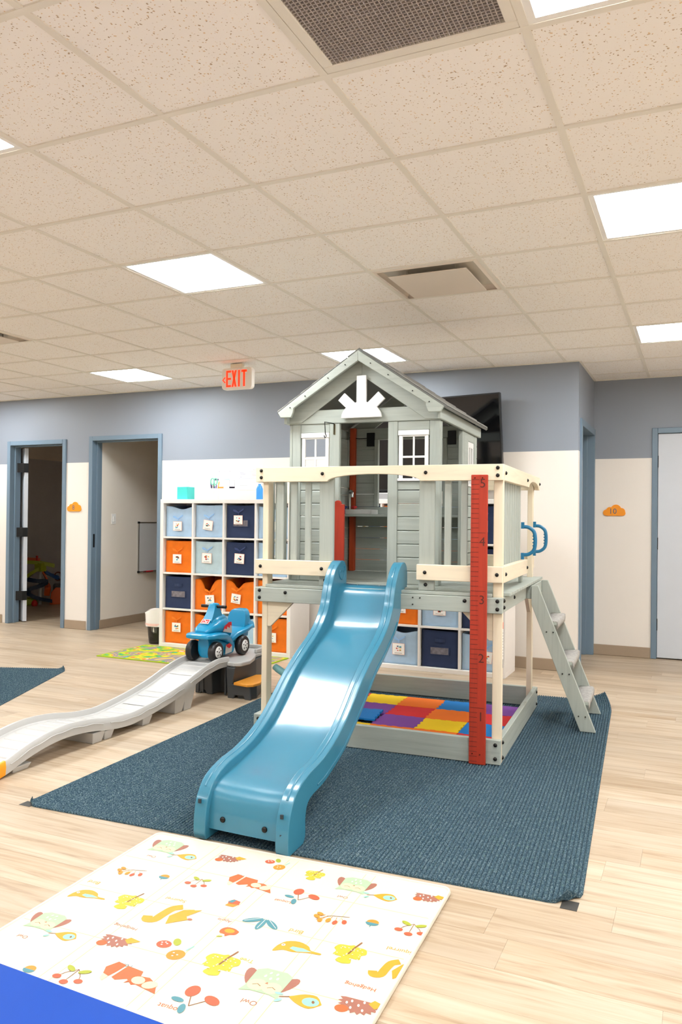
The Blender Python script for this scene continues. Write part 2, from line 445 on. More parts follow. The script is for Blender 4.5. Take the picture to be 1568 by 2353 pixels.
# return-air grille
gx, gy = (GX(1)+GX(2))/2, (GY(0)+GY(1))/2
t = empty('return_air_grille', (gx, gy, H)); tag(t, 'square eggcrate return air grille with dark core in the ceiling', 'vent')
f = MB(); s = .6096/2-.012
for a in ((-s, s, -s, -s+.034), (-s, s, s-.034, s), (-s, -s+.034, -s+.034, s-.034), (s-.034, s, -s+.034, s-.034)): f.box(*a, .0, .02)
f.build('frame', M_TEE, t, bevel=.003, segs=1)
c = MB(); n = 40; q = s-.034
for k in range(1, n):
    u = -q+2*q*k/n
    c.box(u-.0012, u+.0012, -q, q, .004, .018); c.box(-q, q, u-.0012, u+.0012, .004, .018)
o = c.build('eggcrate_core', M('grille_plastic', (186, 176, 172), .5), t); o['kind'] = 'stuff'
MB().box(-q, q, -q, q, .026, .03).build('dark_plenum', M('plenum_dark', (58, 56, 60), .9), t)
# plaque diffusers
M_DIFF = M('diffuser_paint', (226, 214, 200), .5, var=.01); M_PLEN = M('duct_dark', (38, 34, 32), .9)
for (i, j), kind in VENTS.items():
    if kind != 'diffuser': continue
    cx, cy = (GX(i)+GX(i+1))/2, (GY(j)+GY(j+1))/2
    t = empty('air_diffuser', (cx, cy, H)); tag(t, 'square plaque air diffuser in the ceiling '+('in front of the playhouse roof' if i == 0 else 'at the left picture edge'), 'vent', 'plaque diffusers')
    f = MB(); s = .6096/2-.012
    for k in range(4):
        a = k*PI/2; R_ = Matrix.Rotation(a, 3, 'Z')
        f.add([R_ @ Vector(p) for p in ((-s, -s, 0), (s, -s, 0), (s-.09, -s+.09, .13), (-s+.09, -s+.09, .13))], [(3, 2, 1, 0)])
        f.add([R_ @ Vector(p) for p in ((-s, -s, .004), (s, -s, .004), (s-.02, -s+.02, -.004), (-s+.02, -s+.02, -.004))], [(3, 2, 1, 0)])
    f.build('cone', M_DIFF, t)
    MB().box(-s+.06, s-.06, -s+.06, s-.06, .131, .135).build('duct_cover', M_DIFF, t)
    MB().lathe([(.175, .128), (.175, .131)], n=28).build('duct', M_PLEN, t)
    MB().box(-s+.07, s-.07, -s+.07, s-.07, -.020, -.014).build('plaque', M_DIFF, t, bevel=.003, segs=1)
    for u in (-.14, .14):
        for v in (-.14, .14): box('hanger', M_CHROME, t, u-.006, u+.006, v-.002, v+.002, -.014, .128, 0)

# ------------------------------------------------------------------ doors
def door_frame_y(name, y, x0, x1, zt, depth, label):
    """steel frame round an opening in a wall facing -y; x0..x1 clear opening + 50 mm faces"""
    fr = empty(name, (0, 0, 0)); struct(fr, label, 'door frame')
    w_ = .05
    for a, b in ((x0-w_, x0), (x1, x1+w_)):
        box('jamb', M_FRAME, fr, a, b, y-.018, y+depth+.018, 0, zt+w_, .003)
    box('head', M_FRAME, fr, x0, x1, y-.018, y+depth+.018, zt, zt+w_, .003)
    for a, b in ((x0, x0+.016), (x1-.016, x1)): box('stop', M_FRAME, fr, a, b, y+.05, y+.09, 0, zt-.016, .002)
    box('stop', M_FRAME, fr, x0, x1, y+.05, y+.09, zt-.016, zt, .002)
    return fr
HZ = (.32, 1.08, 1.85)
d1 = door_frame_y('door_1', YB, D1[0]+.04, D1[1]-.0, 2.105, T, 'blue steel door frame of room 8, door standing open')
hp = Vector((-7.365, YB+T+.045)); hu = Vector((-.86, .51)); hn = Vector((-.51, -.86))
lf = MB().prism([tuple(hp), tuple(hp+hu*.86), tuple(hp+hu*.86+hn*.044), tuple(hp+hn*.044)], 'z', .012, 2.09).build('door_leaf', M_DOORGREY, d1, bevel=.002, segs=1)
for z in HZ:
    h1 = hp+Vector((.003, -.002)); h2 = hp+hn*.05+Vector((.003, -.002))
    MB().prism([tuple(h1), tuple(h2), (-7.448, YB+T-.05), (-7.448, YB+T-.056), tuple(h2-Vector((0, .006))), tuple(h1-Vector((-.004, .004)))], 'z', z-.055, z+.055).build('hinge', M_BLACK, lf)
d2 = door_frame_y('door_2', YB, D2[0]+.01, D2[1]-.01, 2.125, T, 'blue steel frame of the open doorway between the cloud sign and the cube shelf')
box('strike_plate', M_BLACK, d2, D2[0]+.01, D2[0]+.015, YB+.012, YB+.035, .93, 1.08, 0)
d4 = door_frame_y('door_3', YB2, -.365, .52, 2.115, T, 'blue steel door frame with a closed pale grey door in the alcove')
lf = MB().box(-.362, .518, YB2+.012, YB2+.052, .01, 2.112).build('door_leaf', M_DOORGREY, d4, bevel=.002, segs=1)
for z in HZ: MB().tube([(-.366, YB2+.002, z-.055), (-.366, YB2+.002, z+.055)], .008, 8).build('hinge', M_BLACK, lf)
box('lever_handle', M_CHROME, lf, .36, .47, YB2-.03, YB2+.012, .98, 1.0, .003)
# doorway in the return wall (facing +x)
d3 = empty('door_4'); struct(d3, 'blue steel frame of the doorway in the short return wall', 'door frame')
for a, b in ((7.055, 7.115), (7.955, 8.012)): box('jamb', M_FRAME, d3, XC-T-.018, XC+.018, a, b, 0, 2.17, .003)
box('head', M_FRAME, d3, XC-T-.018, XC+.018, 7.115, 7.955, 2.11, 2.17, .003)
box('stop', M_FRAME, d3, XC-.1, XC-.05, 7.935, 7.955, 0, 2.11, .002)
lf = MB().box(XC-T-.86, XC-T-.01, 7.10, 7.14, .012, 2.09).build('door_leaf', M_DOORGREY, d3)
for z in HZ: box('hinge', M_BLACK, lf, XC-T-.012, XC-.03, 7.116, 7.122, z-.055, z+.055, 0)

# ================================================================== playset (local frame: x right, y back, z up; origin front-right corner)
TH = .05267
PO = Vector((-.9392, 4.1203, 0))
def PL_(x, y, z=0):
    return Vector((PO.x+math.cos(TH)*x-math.sin(TH)*y, PO.y+math.sin(TH)*x+math.cos(TH)*y, z))
CZ = .009   # carpet thickness under everything
ps = empty('wooden_playset', PO, TH)
tag(ps, 'grey and cream wooden climbing playset with a little house, blue slide and ladder', 'playset')
BOLT = None
def bolts(parent, pts, axis='y', sign=-1, r=.0105):
    """dome-headed bolts on a face"""
    for p in pts:
        prof = [(r, 0), (r*1.0, .002), (r*.8, .006), (r*.4, .0085), (.0005, .009)]
        MB().lathe([(a, h*sign) for a, h in prof], n=12, axis=axis).build('bolt', M_BOLT, parent, smooth=50, loc=(p[0]-parent.location.x, p[1]-parent.location.y, p[2]-parent.location.z))
def holes(parent, pts, axis='y', r=.004):
    for p in pts: bolts(parent, [p], axis, -1 if axis == 'y' else 1, r)

XW = -1.4415; DB = 1.424
# base frame
fb = box('base_board', gw('x'), ps, XW, 0, 0, .03, CZ, .138); bolts(fb, [(-.027, 0, .112), (-.027, 0, .04), (XW+.03, 0, .112), (XW+.03, 0, .04)])
sb = box('base_board', gw('y'), ps, -.03, 0, .0585, DB-.0005, CZ, .138); bolts(sb, [(0, .06, .115), (0, .06, .035), (0, DB-.04, .115), (0, DB-.04, .035)], 'x', 1)
box('base_board', gw('x'), ps, XW, 0, DB, DB+.03, CZ, .138)
box('base_board', gw('y'), ps, XW, XW+.03, .0305, DB-.0005, CZ, .138)
# posts
pst = box('post', cw('z'), ps, -.052, -.0005, .0305, .058, CZ, 1.578)
box('post', cw('z'), ps, XW+.031, XW+.066, .0305, .098, CZ, 1.578)
box('post', cw('z'), ps, -.066, -.031, DB-.06, DB-.0005, CZ, 1.578)
box('post', cw('z'), ps, XW+.031, XW+.066, DB-.06, DB-.0005, CZ, 1.578)
# warning label on the front-right post
ws = MB().box(-.0005, .0005, -.009, .009, -.12, .12, 0).box(.0005, .0008, -.009, .009, .085, .12, 1).box(.0005, .0008, -.009, .009, -.12, -.075, 2)
for k in range(9): ws.box(.0005, .0008, -.007, .006, -.06+k*.015, -.054+k*.015, 2)
ws.build('warning_label', [M_PLWHITE, M('label_orange', (226, 92, 30), .5), M('label_grey', (150, 146, 140), .5)], ps, loc=(.0002, .045, .63))
# deck frame
b1 = box('deck_beam', gw('x'), ps, XW, 0.004, -.002, .0300, .797, .880); bolts(b1, [(XW+.03, -.002, .862), (XW+.03, -.002, .82), (-1.245, -.002, .855), (-.022, -.002, .862), (-.022, -.002, .82), (-.195, -.002, .857)])
holes(b1, [(-.48, -.002, .862), (-.48, -.002, .825), (-.44, -.002, .862)])
b2 = box('deck_beam', gw('y'), ps, -.030, .0005, .0585, 1.40, .797, .880); bolts(b2, [(0.0005, .065, .86), (0.0005, .065, .825), (0.0005, .40, .85)], 'x', 1)
box('deck_beam', gw('x'), ps, XW, 0, DB, DB+.03, .797, .88); box('deck_beam', gw('y'), ps, XW, XW+.03, .0305, 1.40, .797, .88)
n = 16; y0 = .004; pw = (1.455-y0)/n
for k in range(n):
    a = y0+k*pw
    x1 = -.053 if k == 0 else .027
    box('deck_board', gw('x'), ps, -1.377 if k == 0 else XW+.01, x1, a+.002, a+pw-.002, .8815, .899, .002)
# gussets
for sx, x in ((1, XW+.066), (-1, -.0525)):
    MB().prism([(x, .795), (x, .65), (x+sx*.02, .65), (x+sx*.165, .795)], 'y', .034, .056).build('brace', cw('x'), ps, bevel=.002, segs=1)
MB().prism([(DB-.06, .795), (DB-.06, .66), (DB-.2, .795)], 'x', -.066, -.04).build('brace', cw('y'), ps, bevel=.002, segs=1)
MB().prism([(.0585, .795), (.0585, .66), (.2, .795)], 'x', -.056, -.034).build('brace', cw('y'), ps, bevel=.002, segs=1)
# front rails
arch = [(XW-.002, 1.495), (-.990, 1.495)]+[(-.718+.272*math.sin(math.radians(a)), 1.4955+.040*(math.cos(math.radians(a*1.0)))**1.0) for a in range(-78, 79, 12)]+[(-.446, 1.495), (.004, 1.495), (.004, 1.581), (XW-.002, 1.581)]
tr = MB().prism(arch, 'y', -.002, .0285).build('top_rail', cw('x'), ps, bevel=.003, segs=2)
bolts(tr, [(XW+.034, -.002, 1.561), (XW+.034, -.002, 1.521), (-1.02, -.002, 1.54), (-.415, -.002, 1.54), (-.026, -.002, 1.561), (-.026, -.002, 1.521)])
lr = box('lower_rail', cw('x'), ps, XW-.002, -.966, -.002, .0285, .958, 1.043); bolts(lr, [(XW+.034, -.002, 1.003), (-1.02, -.002, 1.0)])
lr = box('lower_rail', cw('x'), ps, -.462, .004, -.002, .0285, .958, 1.043); bolts(lr, [(-.415, -.002, 1.0), (-.026, -.002, 1.0)])
for a, b in ((-1.321, -1.276), (-1.231, -1.191), (-1.140, -1.103), (-.317, -.281), (-.227, -.192), (-.137, -.102)):
    box('baluster', gw('z'), ps, a, b, .0292, .05, .96, 1.575, .004, 2)
for a, b in ((-1.049, -.962), (-.458, -.371)):
    wb = box('wide_slat', gw('z'), ps, a, b, .0292, .052, .899, 1.575, .003)
    bolts(wb, [((a+b)/2-.005 if a < -1 else a+.04, .0292, .932)])
# right side rail, with a scallop over the ladder opening
side = [(.0585, 1.495), (.945, 1.495)]+[(1.175+.225*math.sin(math.radians(a)), 1.4955+.042*math.cos(math.radians(a))) for a in range(-75, 76, 15)]+[(1.405, 1.495), (1.465, 1.495), (1.465, 1.581), (.0585, 1.581)]
tr = MB().prism(side, 'x', -.027, .004).build('top_rail', cw('y'), ps, bevel=.003)
bolts(tr, [(.004, .067, 1.536), (.004, .86, 1.535), (.004, 1.43, 1.535)], 'x', 1)
lr = box('lower_rail', cw('y'), ps, -.027, .004, .0585, .90, .955, 1.043); bolts(lr, [(.004, .088, .999), (.004, .87, .993)], 'x', 1)
for k in range(9):
    a = .085+k*.083
    box('baluster', gw('z'), ps, -.048, -.028, a, a+.06, .96, 1.575, .004, 2)
box('post_block', gw('z'), ps, -.048, -.028, .86, .92, .90, .957)
# left side rail
box('top_rail', cw('y'), ps, XW-.002, XW+.029, .031, .36, 1.495, 1.581)
box('lower_rail', cw('y'), ps, XW-.002, XW+.029, .031, .36, .958, 1.043)
for k in range(3):
    a = .11+k*.085
    box('baluster', gw('z'), ps, XW+.03, XW+.05, a, a+.045, .96, 1.575, .004, 2)
# back rails behind the ladder landing
box('top_rail', cw('x'), ps, -.43, -.03, DB, DB+.03, 1.495, 1.581); box('lower_rail', cw('x'), ps, -.43, -.03, DB, DB+.03, .958, 1.043)

# ---- little house
HX0, HX1, HY0, HY1, HZ0, HZ1 = -1.393, -.426, .35, 1.38, .8995, 1.868
WT = .028
M_G = gw('z')
def hpost(x0, x1, y0, y1, z0=HZ0, z1=HZ1, mat=None): return box('wall_post', mat or M_G, ps, x0, x1, y0, y1, z0, z1, .003)
hpost(-1.372, -1.317, HY0, HY0+WT); hpost(-1.122, -1.056, HY0, HY0+WT); hpost(-.745, -.685, HY0, HY0+WT); hpost(-.489, HX1-.0005, HY0, HY0+WT)
hpost(HX0, -1.374, HY0+.004, HY0+.06)
rows = [HZ0+.001, .98, 1.06, 1.139, 1.219, 1.301, 1.379, 1.459, 1.512]
def siding(axis, a0, a1, face, depth, zs, mat):
    """lapped boards with a rounded upper edge; face = outer coordinate, depth toward inside"""
    for z0, z1 in zip(zs[:-1], zs[1:]):
        prof = [(face, z0+.002), (face, z1-.008), (face+depth*.25, z1-.002), (face+depth, z1-.002), (face+depth, z0+.002)]
        MB().prism(prof, 'x' if axis == 'x' else 'y', a0, a1).build('siding_board', mat, ps, bevel=.0015, segs=1)
siding('x', -1.317, -1.122, HY0+.008, .016, rows, gw('x')); siding('x', -.685, -.489, HY0+.008, .016, rows, gw('x'))
for a, b in ((-1.317, -1.122), (-.685, -.489)): box('header_board', gw('x'), ps, a+.001, b-.001, HY0+.004, HY0+.026, 1.815, HZ1, .002)
# white four-pane windows
def window(x0, x1, y, z0, z1, axis='y'):
    parts = [('window_frame', (x0, x1, y-.006, y+.014, z1-.03, z1)), ('window_frame', (x0+.004, x0+.026, y, y+.014, z0, z1-.03)), ('window_frame', (x1-.026, x1-.004, y, y+.014, z0, z1-.03)), ('window_frame', (x0+.026, x1-.026, y, y+.014, z1-.038, z1-.03)), ('window_frame', (x0-.002, x1+.002, y-.008, y+.014, z0-.016, z0))]
    f = MB()
    for _, a in parts: f.box(*a) if axis == 'y' else f.box(a[2], a[3], a[0], a[1], a[4], a[5])
    o = f.build('window', M_PLWHITE, ps, bevel=.002, segs=1)
    xm, zm = (x0+x1)/2, (z0+z1-.03)/2
    for a in ((xm-.005, xm+.005, y+.003, y+.012, z0, z1-.038), (x0+.026, x1-.026, y+.003, y+.012, zm-.006, zm+.006)):
        box('muntin', M_PLWHITE, o, *(a if axis == 'y' else (a[2], a[3], a[0], a[1], a[4], a[5])), .001)
window(-1.312, -1.124, HY0+.002, 1.528, 1.813); window(-.681, -.493, HY0+.002, 1.528, 1.813)
window(1.13, 1.30, HX1-.016, 1.528, 1.813, 'x')
# right wall: open doorway to the ladder landing, then siding with a window
hpost(HX1-WT, HX1, HY0+.001+WT, .41); hpost(HX1-WT, HX1, .945, 1.005); hpost(HX1-WT, HX1, 1.005, 1.115, 1.512, HZ1, gw('y')); hpost(HX1-WT, HX1, 1.32, HY1)
for z0, z1 in zip(rows[:-1], rows[1:]):
    MB().prism([(HX1-.008, z0+.002), (HX1-.008, z1-.008), (HX1-.014, z1-.002), (HX1-.024, z1-.002), (HX1-.024, z0+.002)], 'y', 1.005, 1.32).build('siding_board', gw('y'), ps, bevel=.0015, segs=1)
box('header_board', gw('y'), ps, HX1-.026, HX1-.002, 1.115, 1.32, 1.815, HZ1)
# left wall: siding, open window with a bare-wood jamb
for z0, z1 in zip(rows[:-1], rows[1:]):
    box('siding_board', gw('y'), ps, HX0, HX0+.018, .412, HY1, z0+.001, z1-.001, .002)
hpost(HX0, HX0+WT, HY0+WT+.033, .45); hpost(HX0, HX0+WT, .96, 1.02, 1.513, HZ1, cw('z')); hpost(HX0, HX0+.02, 1.02, 1.32, 1.513, HZ1, gw('y')); hpost(HX0, HX0+WT, 1.32, HY1-.001, 1.513)
box('window_sill', cw('y'), ps, HX0-.01, HX0+.03, .45, .96, 1.513, 1.60)
# back wall with an open window
BY = HY1
brow = [HZ0+.001, .984, 1.063, 1.146, 1.229, 1.312, 1.375]
for z0, z1 in zip(brow[:-1], brow[1:]): box('siding_board', gw('x'), ps, HX0, HX1, BY, BY+.02, z0+.001, z1-.001, .002)
br2 = [1.375, 1.467, 1.55, 1.633, 1.716, 1.80, HZ1]
for z0, z1 in zip(br2[:-1], br2[1:]):
    box('siding_board', gw('x'), ps, HX0, -1.18, BY, BY+.02, z0+.001, z1-.001, .002); box('siding_board', gw('x'), ps, -.635, HX1, BY, BY+.02, z0+.001, z1-.001, .002)
for a in (-1.18, -.665): hpost(a, a+.03, BY-.012, BY+.022, 1.375, HZ1)
for z in (.925, 1.0, 1.08, 1.16): pass
# interior fittings: red corner post, wall pads, counter with sink
box('corner_post', wood('orange_wood', (190, 72, 26), 'z', .14), ps, HX0+.03, HX0+.07, BY-.04, BY-.001, HZ0, 1.955)
box('mesh_pad', M_BLACK, ps, -1.241, -1.18, BY-.012, BY-.001, 1.82, 1.92, .002); box('mesh_pad', M_BLACK, ps, -.63, -.57, BY-.012, BY-.001, 1.82, 1.918, .002)
box('mesh_pad', M_BLACK, ps, HX0+.021, HX0+.03, 1.06, 1.14, 1.72, 1.83, .002)
MB().tube([(-1.37, BY-.03, 1.885), (-1.3, BY-.012, 1.878), (-1.24, BY-.008, 1.88)], .003, 6).build('cable', M_BLACK, ps)
ct = box('counter', gw('x'), ps, -1.36, HX1-.04, 1.14, BY-.002, 1.30, 1.318)
sk = MB()
sx0, sx1, sy0, sy1 = -1.33, -1.135, 1.17, 1.33
for a in ((sx0, sx1, sy0, sy0+.012), (sx0, sx1, sy1-.012, sy1), (sx0, sx0+.012, sy0+.012, sy1-.012), (sx1-.012, sx1, sy0+.012, sy1-.012)): sk.box(*a, 1.3185, 1.352)
sk.box(sx0+.012, sx1-.012, sy0+.012, sy1-.012, 1.3185, 1.326)
sk = sk.build('sink', M('sink_grey', (196, 194, 188), .35), ps, bevel=.003)
MB().tube(smooth_path([(-1.345, 1.30, 1.318), (-1.345, 1.30, 1.44), (-1.342, 1.29, 1.475), (-1.325, 1.27, 1.487), (-1.308, 1.25, 1.475), (-1.303, 1.245, 1.44)], 5), .011, 10).build('faucet', M_CHROME, sk, smooth=60)
for x, cname, rgb in ((-1.375, 'tap_blue', (20, 52, 128)), (-1.30, 'tap_red', (214, 28, 30))):
    MB().lathe([(.012, 0), (.012, .03), (.008, .034), (.008, .045), (.02, .046), (.02, .058), (.0005, .062)], (x, 1.28, 1.318), 10).build('tap', [M(cname, rgb, .3)], sk, smooth=40)
# narrow red half-door board
dp = MB().prism([(-1.088, .905), (-1.003, .905), (-1.003, 1.372)]+arc(-1.045, 1.372, .024, 0, 180, 8)+[(-1.088, 1.372)], 'y', .300, .318).build('half_door', rw('z'), ps, bevel=.003)
box('half_door_strip', rw('z'), dp, -1.094, -1.07, .3185, .335, .905, 1.365)
# hook bracket beside the doorway
MB().tube([(-1.09, HY0-.002, 1.80), (-1.09, HY0-.004, 1.858), (-1.09, HY0-.01, 1.866), (-1.13, HY0-.06, 1.872), (-1.125, HY0-.06, 1.80), (-1.118, HY0-.06, 1.785), (-1.128, HY0-.06, 1.775), (-1.133, HY0-.06, 1.79)], .0035, 6).build('hook', M_BLACK, ps)
box('hook_plate', M('bronze', (112, 98, 58), .35, metal=.7), ps, -1.096, -1.084, HY0-.004, HY0-.0005, 1.80, 1.865, .001)
# gable
RX = -.9095
box('gable_beam', gw('x'), ps, HX0+.002, HX1-.002, HY0-.004, HY0+.024, HZ1+.0005, 1.953)
box('gable_beam', gw('x'), ps, HX0+.002, HX1-.002, BY-.004, BY+.024, HZ1+.0005, 1.953)
SL = .69
for sgn in (-1, 1):
    def rk(d, z): return (RX+sgn*d, z)
    for ya, yb in ((HY0-.012, HY0-.0045), (BY+.0245, BY+.034)):
        MB().prism([rk(.0, 2.150), rk(.395, 2.150-.395*SL), rk(.487, 1.872), rk(.487, 1.94), rk(.0, 2.277)], 'y', ya, yb).build('rake_board', gw('x'), ps, bevel=.002, segs=1)
    # barge board with a shaped lower end
    e = [rk(.0, 2.290), rk(.525, 1.936), rk(.505, 1.904), rk(.435, 1.904)]+[rk(.435-.016*math.sin(t*PI/2), 1.904+.055*t) for t in (.25, .5, .75, 1)]+[rk(.0, 2.228)]
    bg = MB().prism(e, 'y', .262, .284).build('barge_board', gw('x'), ps, bevel=.003)
    holes(bg, [(RX+sgn*d, .262, 2.26-d*.675) for d in (.08, .19, .34, .44)], r=.0035)
    # roof slope of boards
    rp = MB().prism([rk(.0, 2.302), rk(.54, 1.937), rk(.53, 1.925), rk(.0, 2.286)], 'y', .285, 1.50).build('roof_panel', M('roof_dark_grey', (112, 112, 108), .7), ps)
    nb = 7
    for k in range(nb):
        d0, d1 = .54*k/nb, .54*(k+1)/nb-.003
        zz = lambda d: 2.304-d*.676
        MB().prism([rk(d0, zz(d0)), rk(d1, zz(d1)), rk(d1, zz(d1)+.010), rk(d0, zz(d0)+.004)], 'y', .284, 1.505).build('roof_board', M('roof_board_grey', (134, 132, 126), .7, var=.12), rp, bevel=.001, segs=1)
    # eave fascia beam along the side
    xf = HX1-.004 if sgn > 0 else HX0-.016
    box('eave_beam', gw('y'), ps, xf, xf+.02, .30, 1.46, HZ1+.001, 1.935)
# sun ornament in the gable
sn = MB().prism([(-1.034, 1.893)]+arc(-.9055, 1.896, .1275, 178, 2, 16, .094)+[(-.777, 1.893)], 'y', HY0-.038, HY0-.014).build('sun_ornament', M_PLWHITE, ps, bevel=.004, smooth=35)
def ray(ang, l0, l1, wd):
    c, s_ = math.cos(math.radians(ang)), math.sin(math.radians(ang)); q = []
    for a, b in ((l0, -wd/2), (l1, -wd/2), (l1, wd/2), (l0, wd/2)): q.append((-.9055+c*a-s_*b, 1.905+s_*a+c*b))
    MB().prism(q, 'y', HY0-.034, HY0-.016).build('ray', M_PLWHITE, sn, bevel=.003)
ray(90, .04, .243, .062); ray(137, .06, .176, .060); ray(43, .06, .176, .060)

# ---- measuring board
rl = box('height_ruler', rw('z'), ps, -.161, -.073, -.0285, -.0115, CZ, 1.524, .004, 2)
mk = MB()
for k in range(1, 60):
    z = k*.0254; full = k % 12 == 0
    mk.box(-.158, -.082 if full else -.118, -.0291, -.0284, z-.0011, z+.0011)
M_INK = M('burnt_mark', (84, 26, 12), .7, var=.1)
o = mk.build('inch_marks', M_INK, rl, loc=None); o.location = -Vector(rl.location)
for k in range(1, 6):
    dg = MB(); text_into(dg, str(k), lambda u, v, kk=k: (-.099+u, -.0291, kk*.3048-.045+v), height=.046)
    o = dg.build('ruler_digit', M_INK, rl); o.location = -Vector(rl.location)
holes(rl, [(-.14, -.0285, 1.507), (-.1, -.0285, 1.507), (-.142, -.0285, .064), (-.102, -.0285, .062)], r=.003)

# ---- slide
top = smooth_path([(.118, .905), (.122, .96), (.112, 1.015), (.075, 1.045), (.02, 1.042), (-.045, 1.0), (-.092, .94), (-.118, .885), (-.146, .815), (-.21, .737), (-.31, .672), (-.454, .606), (-.62, .514), (-.79, .398), (-.935, .328), (-1.075, .288), (-1.21, .27), (-1.318, .236), (-1.375, .178), (-1.397, .11), (-1.40, CZ+.03), (-1.39, CZ)], 4)
bot = smooth_path([(-1.262, CZ), (-1.242, CZ+.03), (-1.24, .115), (-1.20, .165), (-1.04, .187), (-.83, .252), (-.7, .322), (-.6, .378), (-.476, .46), (-.39, .515), (-.23, .59), (-.07, .69), (.0, .775), (.045, .86), (.06, .885), (.075, .9045)], 4)
M_SLIDE = M('blue_slide_plastic', (54, 124, 150), .26, var=.02, coat=.25, bmp=.02, bscale=700)
bedt = smooth_path([(.11, .917), (.05, .915), (-.008, .893), (-.055, .825), (-.108, .750), (-.177, .688), (-.353, .608), (-.516, .532), (-.634, .458), (-.746, .382), (-.841, .327), (-.969, .28), (-1.131, .247), (-1.275, .224), (-1.335, .194), (-1.362, .134), (-1.37, .050)], 4)
def offs(path, d):
    out = []
    for i, p in enumerate(path):
        a = path[max(i-1, 0)]; b = path[min(i+1, len(path)-1)]; dx, dy = b[0]-a[0], b[1]-a[1]; l = math.hypot(dx, dy) or 1
        out.append((p[0]-dy/l*d, p[1]+dx/l*d))
    return out
def sdef(mb):
    # the foot end stands a little further out, the right side more than the left
    out = []
    for x, y, z in mb.v:
        t = max(0, min(1, -y/1.4))**2; u = max(0, min(1, (x+.965)/.415))
        out.append((x+.010*u*t, y-(.022+.028*u)*t, z))
    mb.v = out; return mb
sl = MB()
und = offs(bedt, .018)
N_ = len(bedt)
xa, xb = -.925, -.588
for i in range(N_-1):
    pass
rings = []
for i in range(N_):
    ring = [(xa+(xb-xa)*k/8, bedt[i][0], bedt[i][1]-.006*(1-(2*k/8-1)**4)*(1 if i < N_-8 else .3)) for k in range(9)]
    ring += [(xb, und[i][0], und[i][1]), (xa, und[i][0], und[i][1])]
    rings.append(ring)
sl.loft(rings)
SLD = sdef(sl).build('slide', M_SLIDE, ps, smooth=40)
SLD['label'] = 'glossy blue plastic wave slide'
for x0, x1, sg in ((-.967, -.912, -1), (-.603, -.548, 1)):
    sr = sdef(MB().prism(top+bot, 'x', x0, x1)).build('side_rail', M_SLIDE, SLD, bevel=.014, segs=4, smooth=35)
    # raised bead along the crest
    mid = (x0+x1)/2
    sdef(MB().tube([(mid, p[0], p[1]-.004) for p in top[18:-14]], .007, 6)).build('rail_bead', M_SLIDE, SLD, smooth=60)
    ox = x1 if sg > 0 else x0
    if sg > 0:
        sdef(MB().tube([(ox+.0005, p[0], p[1]) for p in offs(bot[14:46], .024)], .004, 6)).build('rail_rib', M_SLIDE, SLD, smooth=60)
    for z in (.085, .16):
        box('slot', M('slot_dark', (30, 44, 52), .6), SLD, mid-.007+(.009 if sg > 0 else 0), mid+.005+(.009 if sg > 0 else 0), -1.3985-(.049 if sg > 0 else .023), -1.392-(.049 if sg > 0 else .023), z-.008, z+.008, 0)
bolts(SLD, [(-.848, -1.396, .092), (-.657, -1.409, .086)], r=.012)
# smiling face pressed into the inner side of the left hood
fc = MB(); fx = -.9105
fc.tube([(fx, .045+.043*math.cos(math.radians(a)), .985+.043*math.sin(math.radians(a))) for a in range(-200, 60, 20)], .004, 6)
for yy in (.035, .075): fc.lathe([(.010, 0), (.008, .002), (.0005, .003)], (fx, yy-.012, .99), 8, 'x')
fc.build('smile_emblem', M_SLIDE, SLD, smooth=50)
for x in (-.83, -.7): MB().lathe([(.008, 0), (.008, .002), (.001, .004)], (x, .075, .911), 8).build('bolt', M_CHROME, SLD)

# ---- ladder
for ya in (.865, 1.365):
    st = MB().prism([(.033, .882), (.073, .882), (.421, CZ), (.329, CZ), (.033, .765)], 'y', ya, ya+.026).build('ladder_stringer', gw('z'), ps, bevel=.003)
    if ya < 1:
        f = lambda z: .033+.296*(.765-z)/.765
        holes(st, [(f(z)+.03, ya, z) for z in (.60, .35, .10)]+[(f(z)+.07, ya, z) for z in (.60, .35, .10)], r=.0045)
box('ladder_block', gw('y'), ps, .0008, .033, .89, 1.39, .797, .878)
for z, xr in ((.66, .185), (.42, .28), (.185, .375)):
    tr = box('ladder_tread', gw('y'), ps, xr-.085, xr, .892, 1.364, z-.022, z, .003)
    p = MB(); L = 24; random.seed(int(z*1000))
    prof = [(xr-.088, z+.001), (xr-.04, z+.004), (xr-.004, z+.005), (xr+.005, z-.002), (xr+.007, z-.024), (xr+.004, z-.044)]
    rings = []
    for k in range(L+1):
        yy = .894+.468*k/L
        rings.append([(px_+random.uniform(-.002, .002), yy, pz+random.uniform(-.002, .002)) for px_, pz in prof])
    p.loft(rings, caps=False, closed=False)
    pd = p.build('tread_pad', M('grey_carpet_pad', (168, 164, 158), .95, var=.2, vscale=60, bmp=.5, bscale=300), tr, smooth=60, solid=.006); pd.location = -Vector(tr.location)
# grab handles on the two posts beside the ladder
M_HAND = M('handle_blue_plastic', (28, 112, 152), .35, var=.02)
for yy, z0, z1 in ((.835, 1.045, 1.275), (1.40, 1.045, 1.278)):
    xo = .0045 if yy < 1 else -.0305
    if yy < 1: xo = -.0275
    d = .008
    pth = smooth_path([(xo+.012, yy, z1-.028), (xo+.045, yy, z1-.032), (xo+.075, yy, z1-.055), (xo+.085, yy, z1-.09), (xo+.085, yy, z0+.09), (xo+.075, yy, z0+.055), (xo+.045, yy, z0+.032), (xo+.012, yy, z0+.028)], 5)
    g = MB().tube(pth, .0115, 10)
    for za, zb in ((z1-.04, z1), (z0, z0+.04)): g.box(xo, xo+.018, yy-.012, yy+.012, za, zb)
    for k in range(4): g.lathe([(.0005, -.006), (.006, 0), (.0005, .006)], (xo+.073, yy, (z0+z1)/2-.03+k*.02), 8)
    g.build('grab_handle', M_HAND, ps, smooth=50)

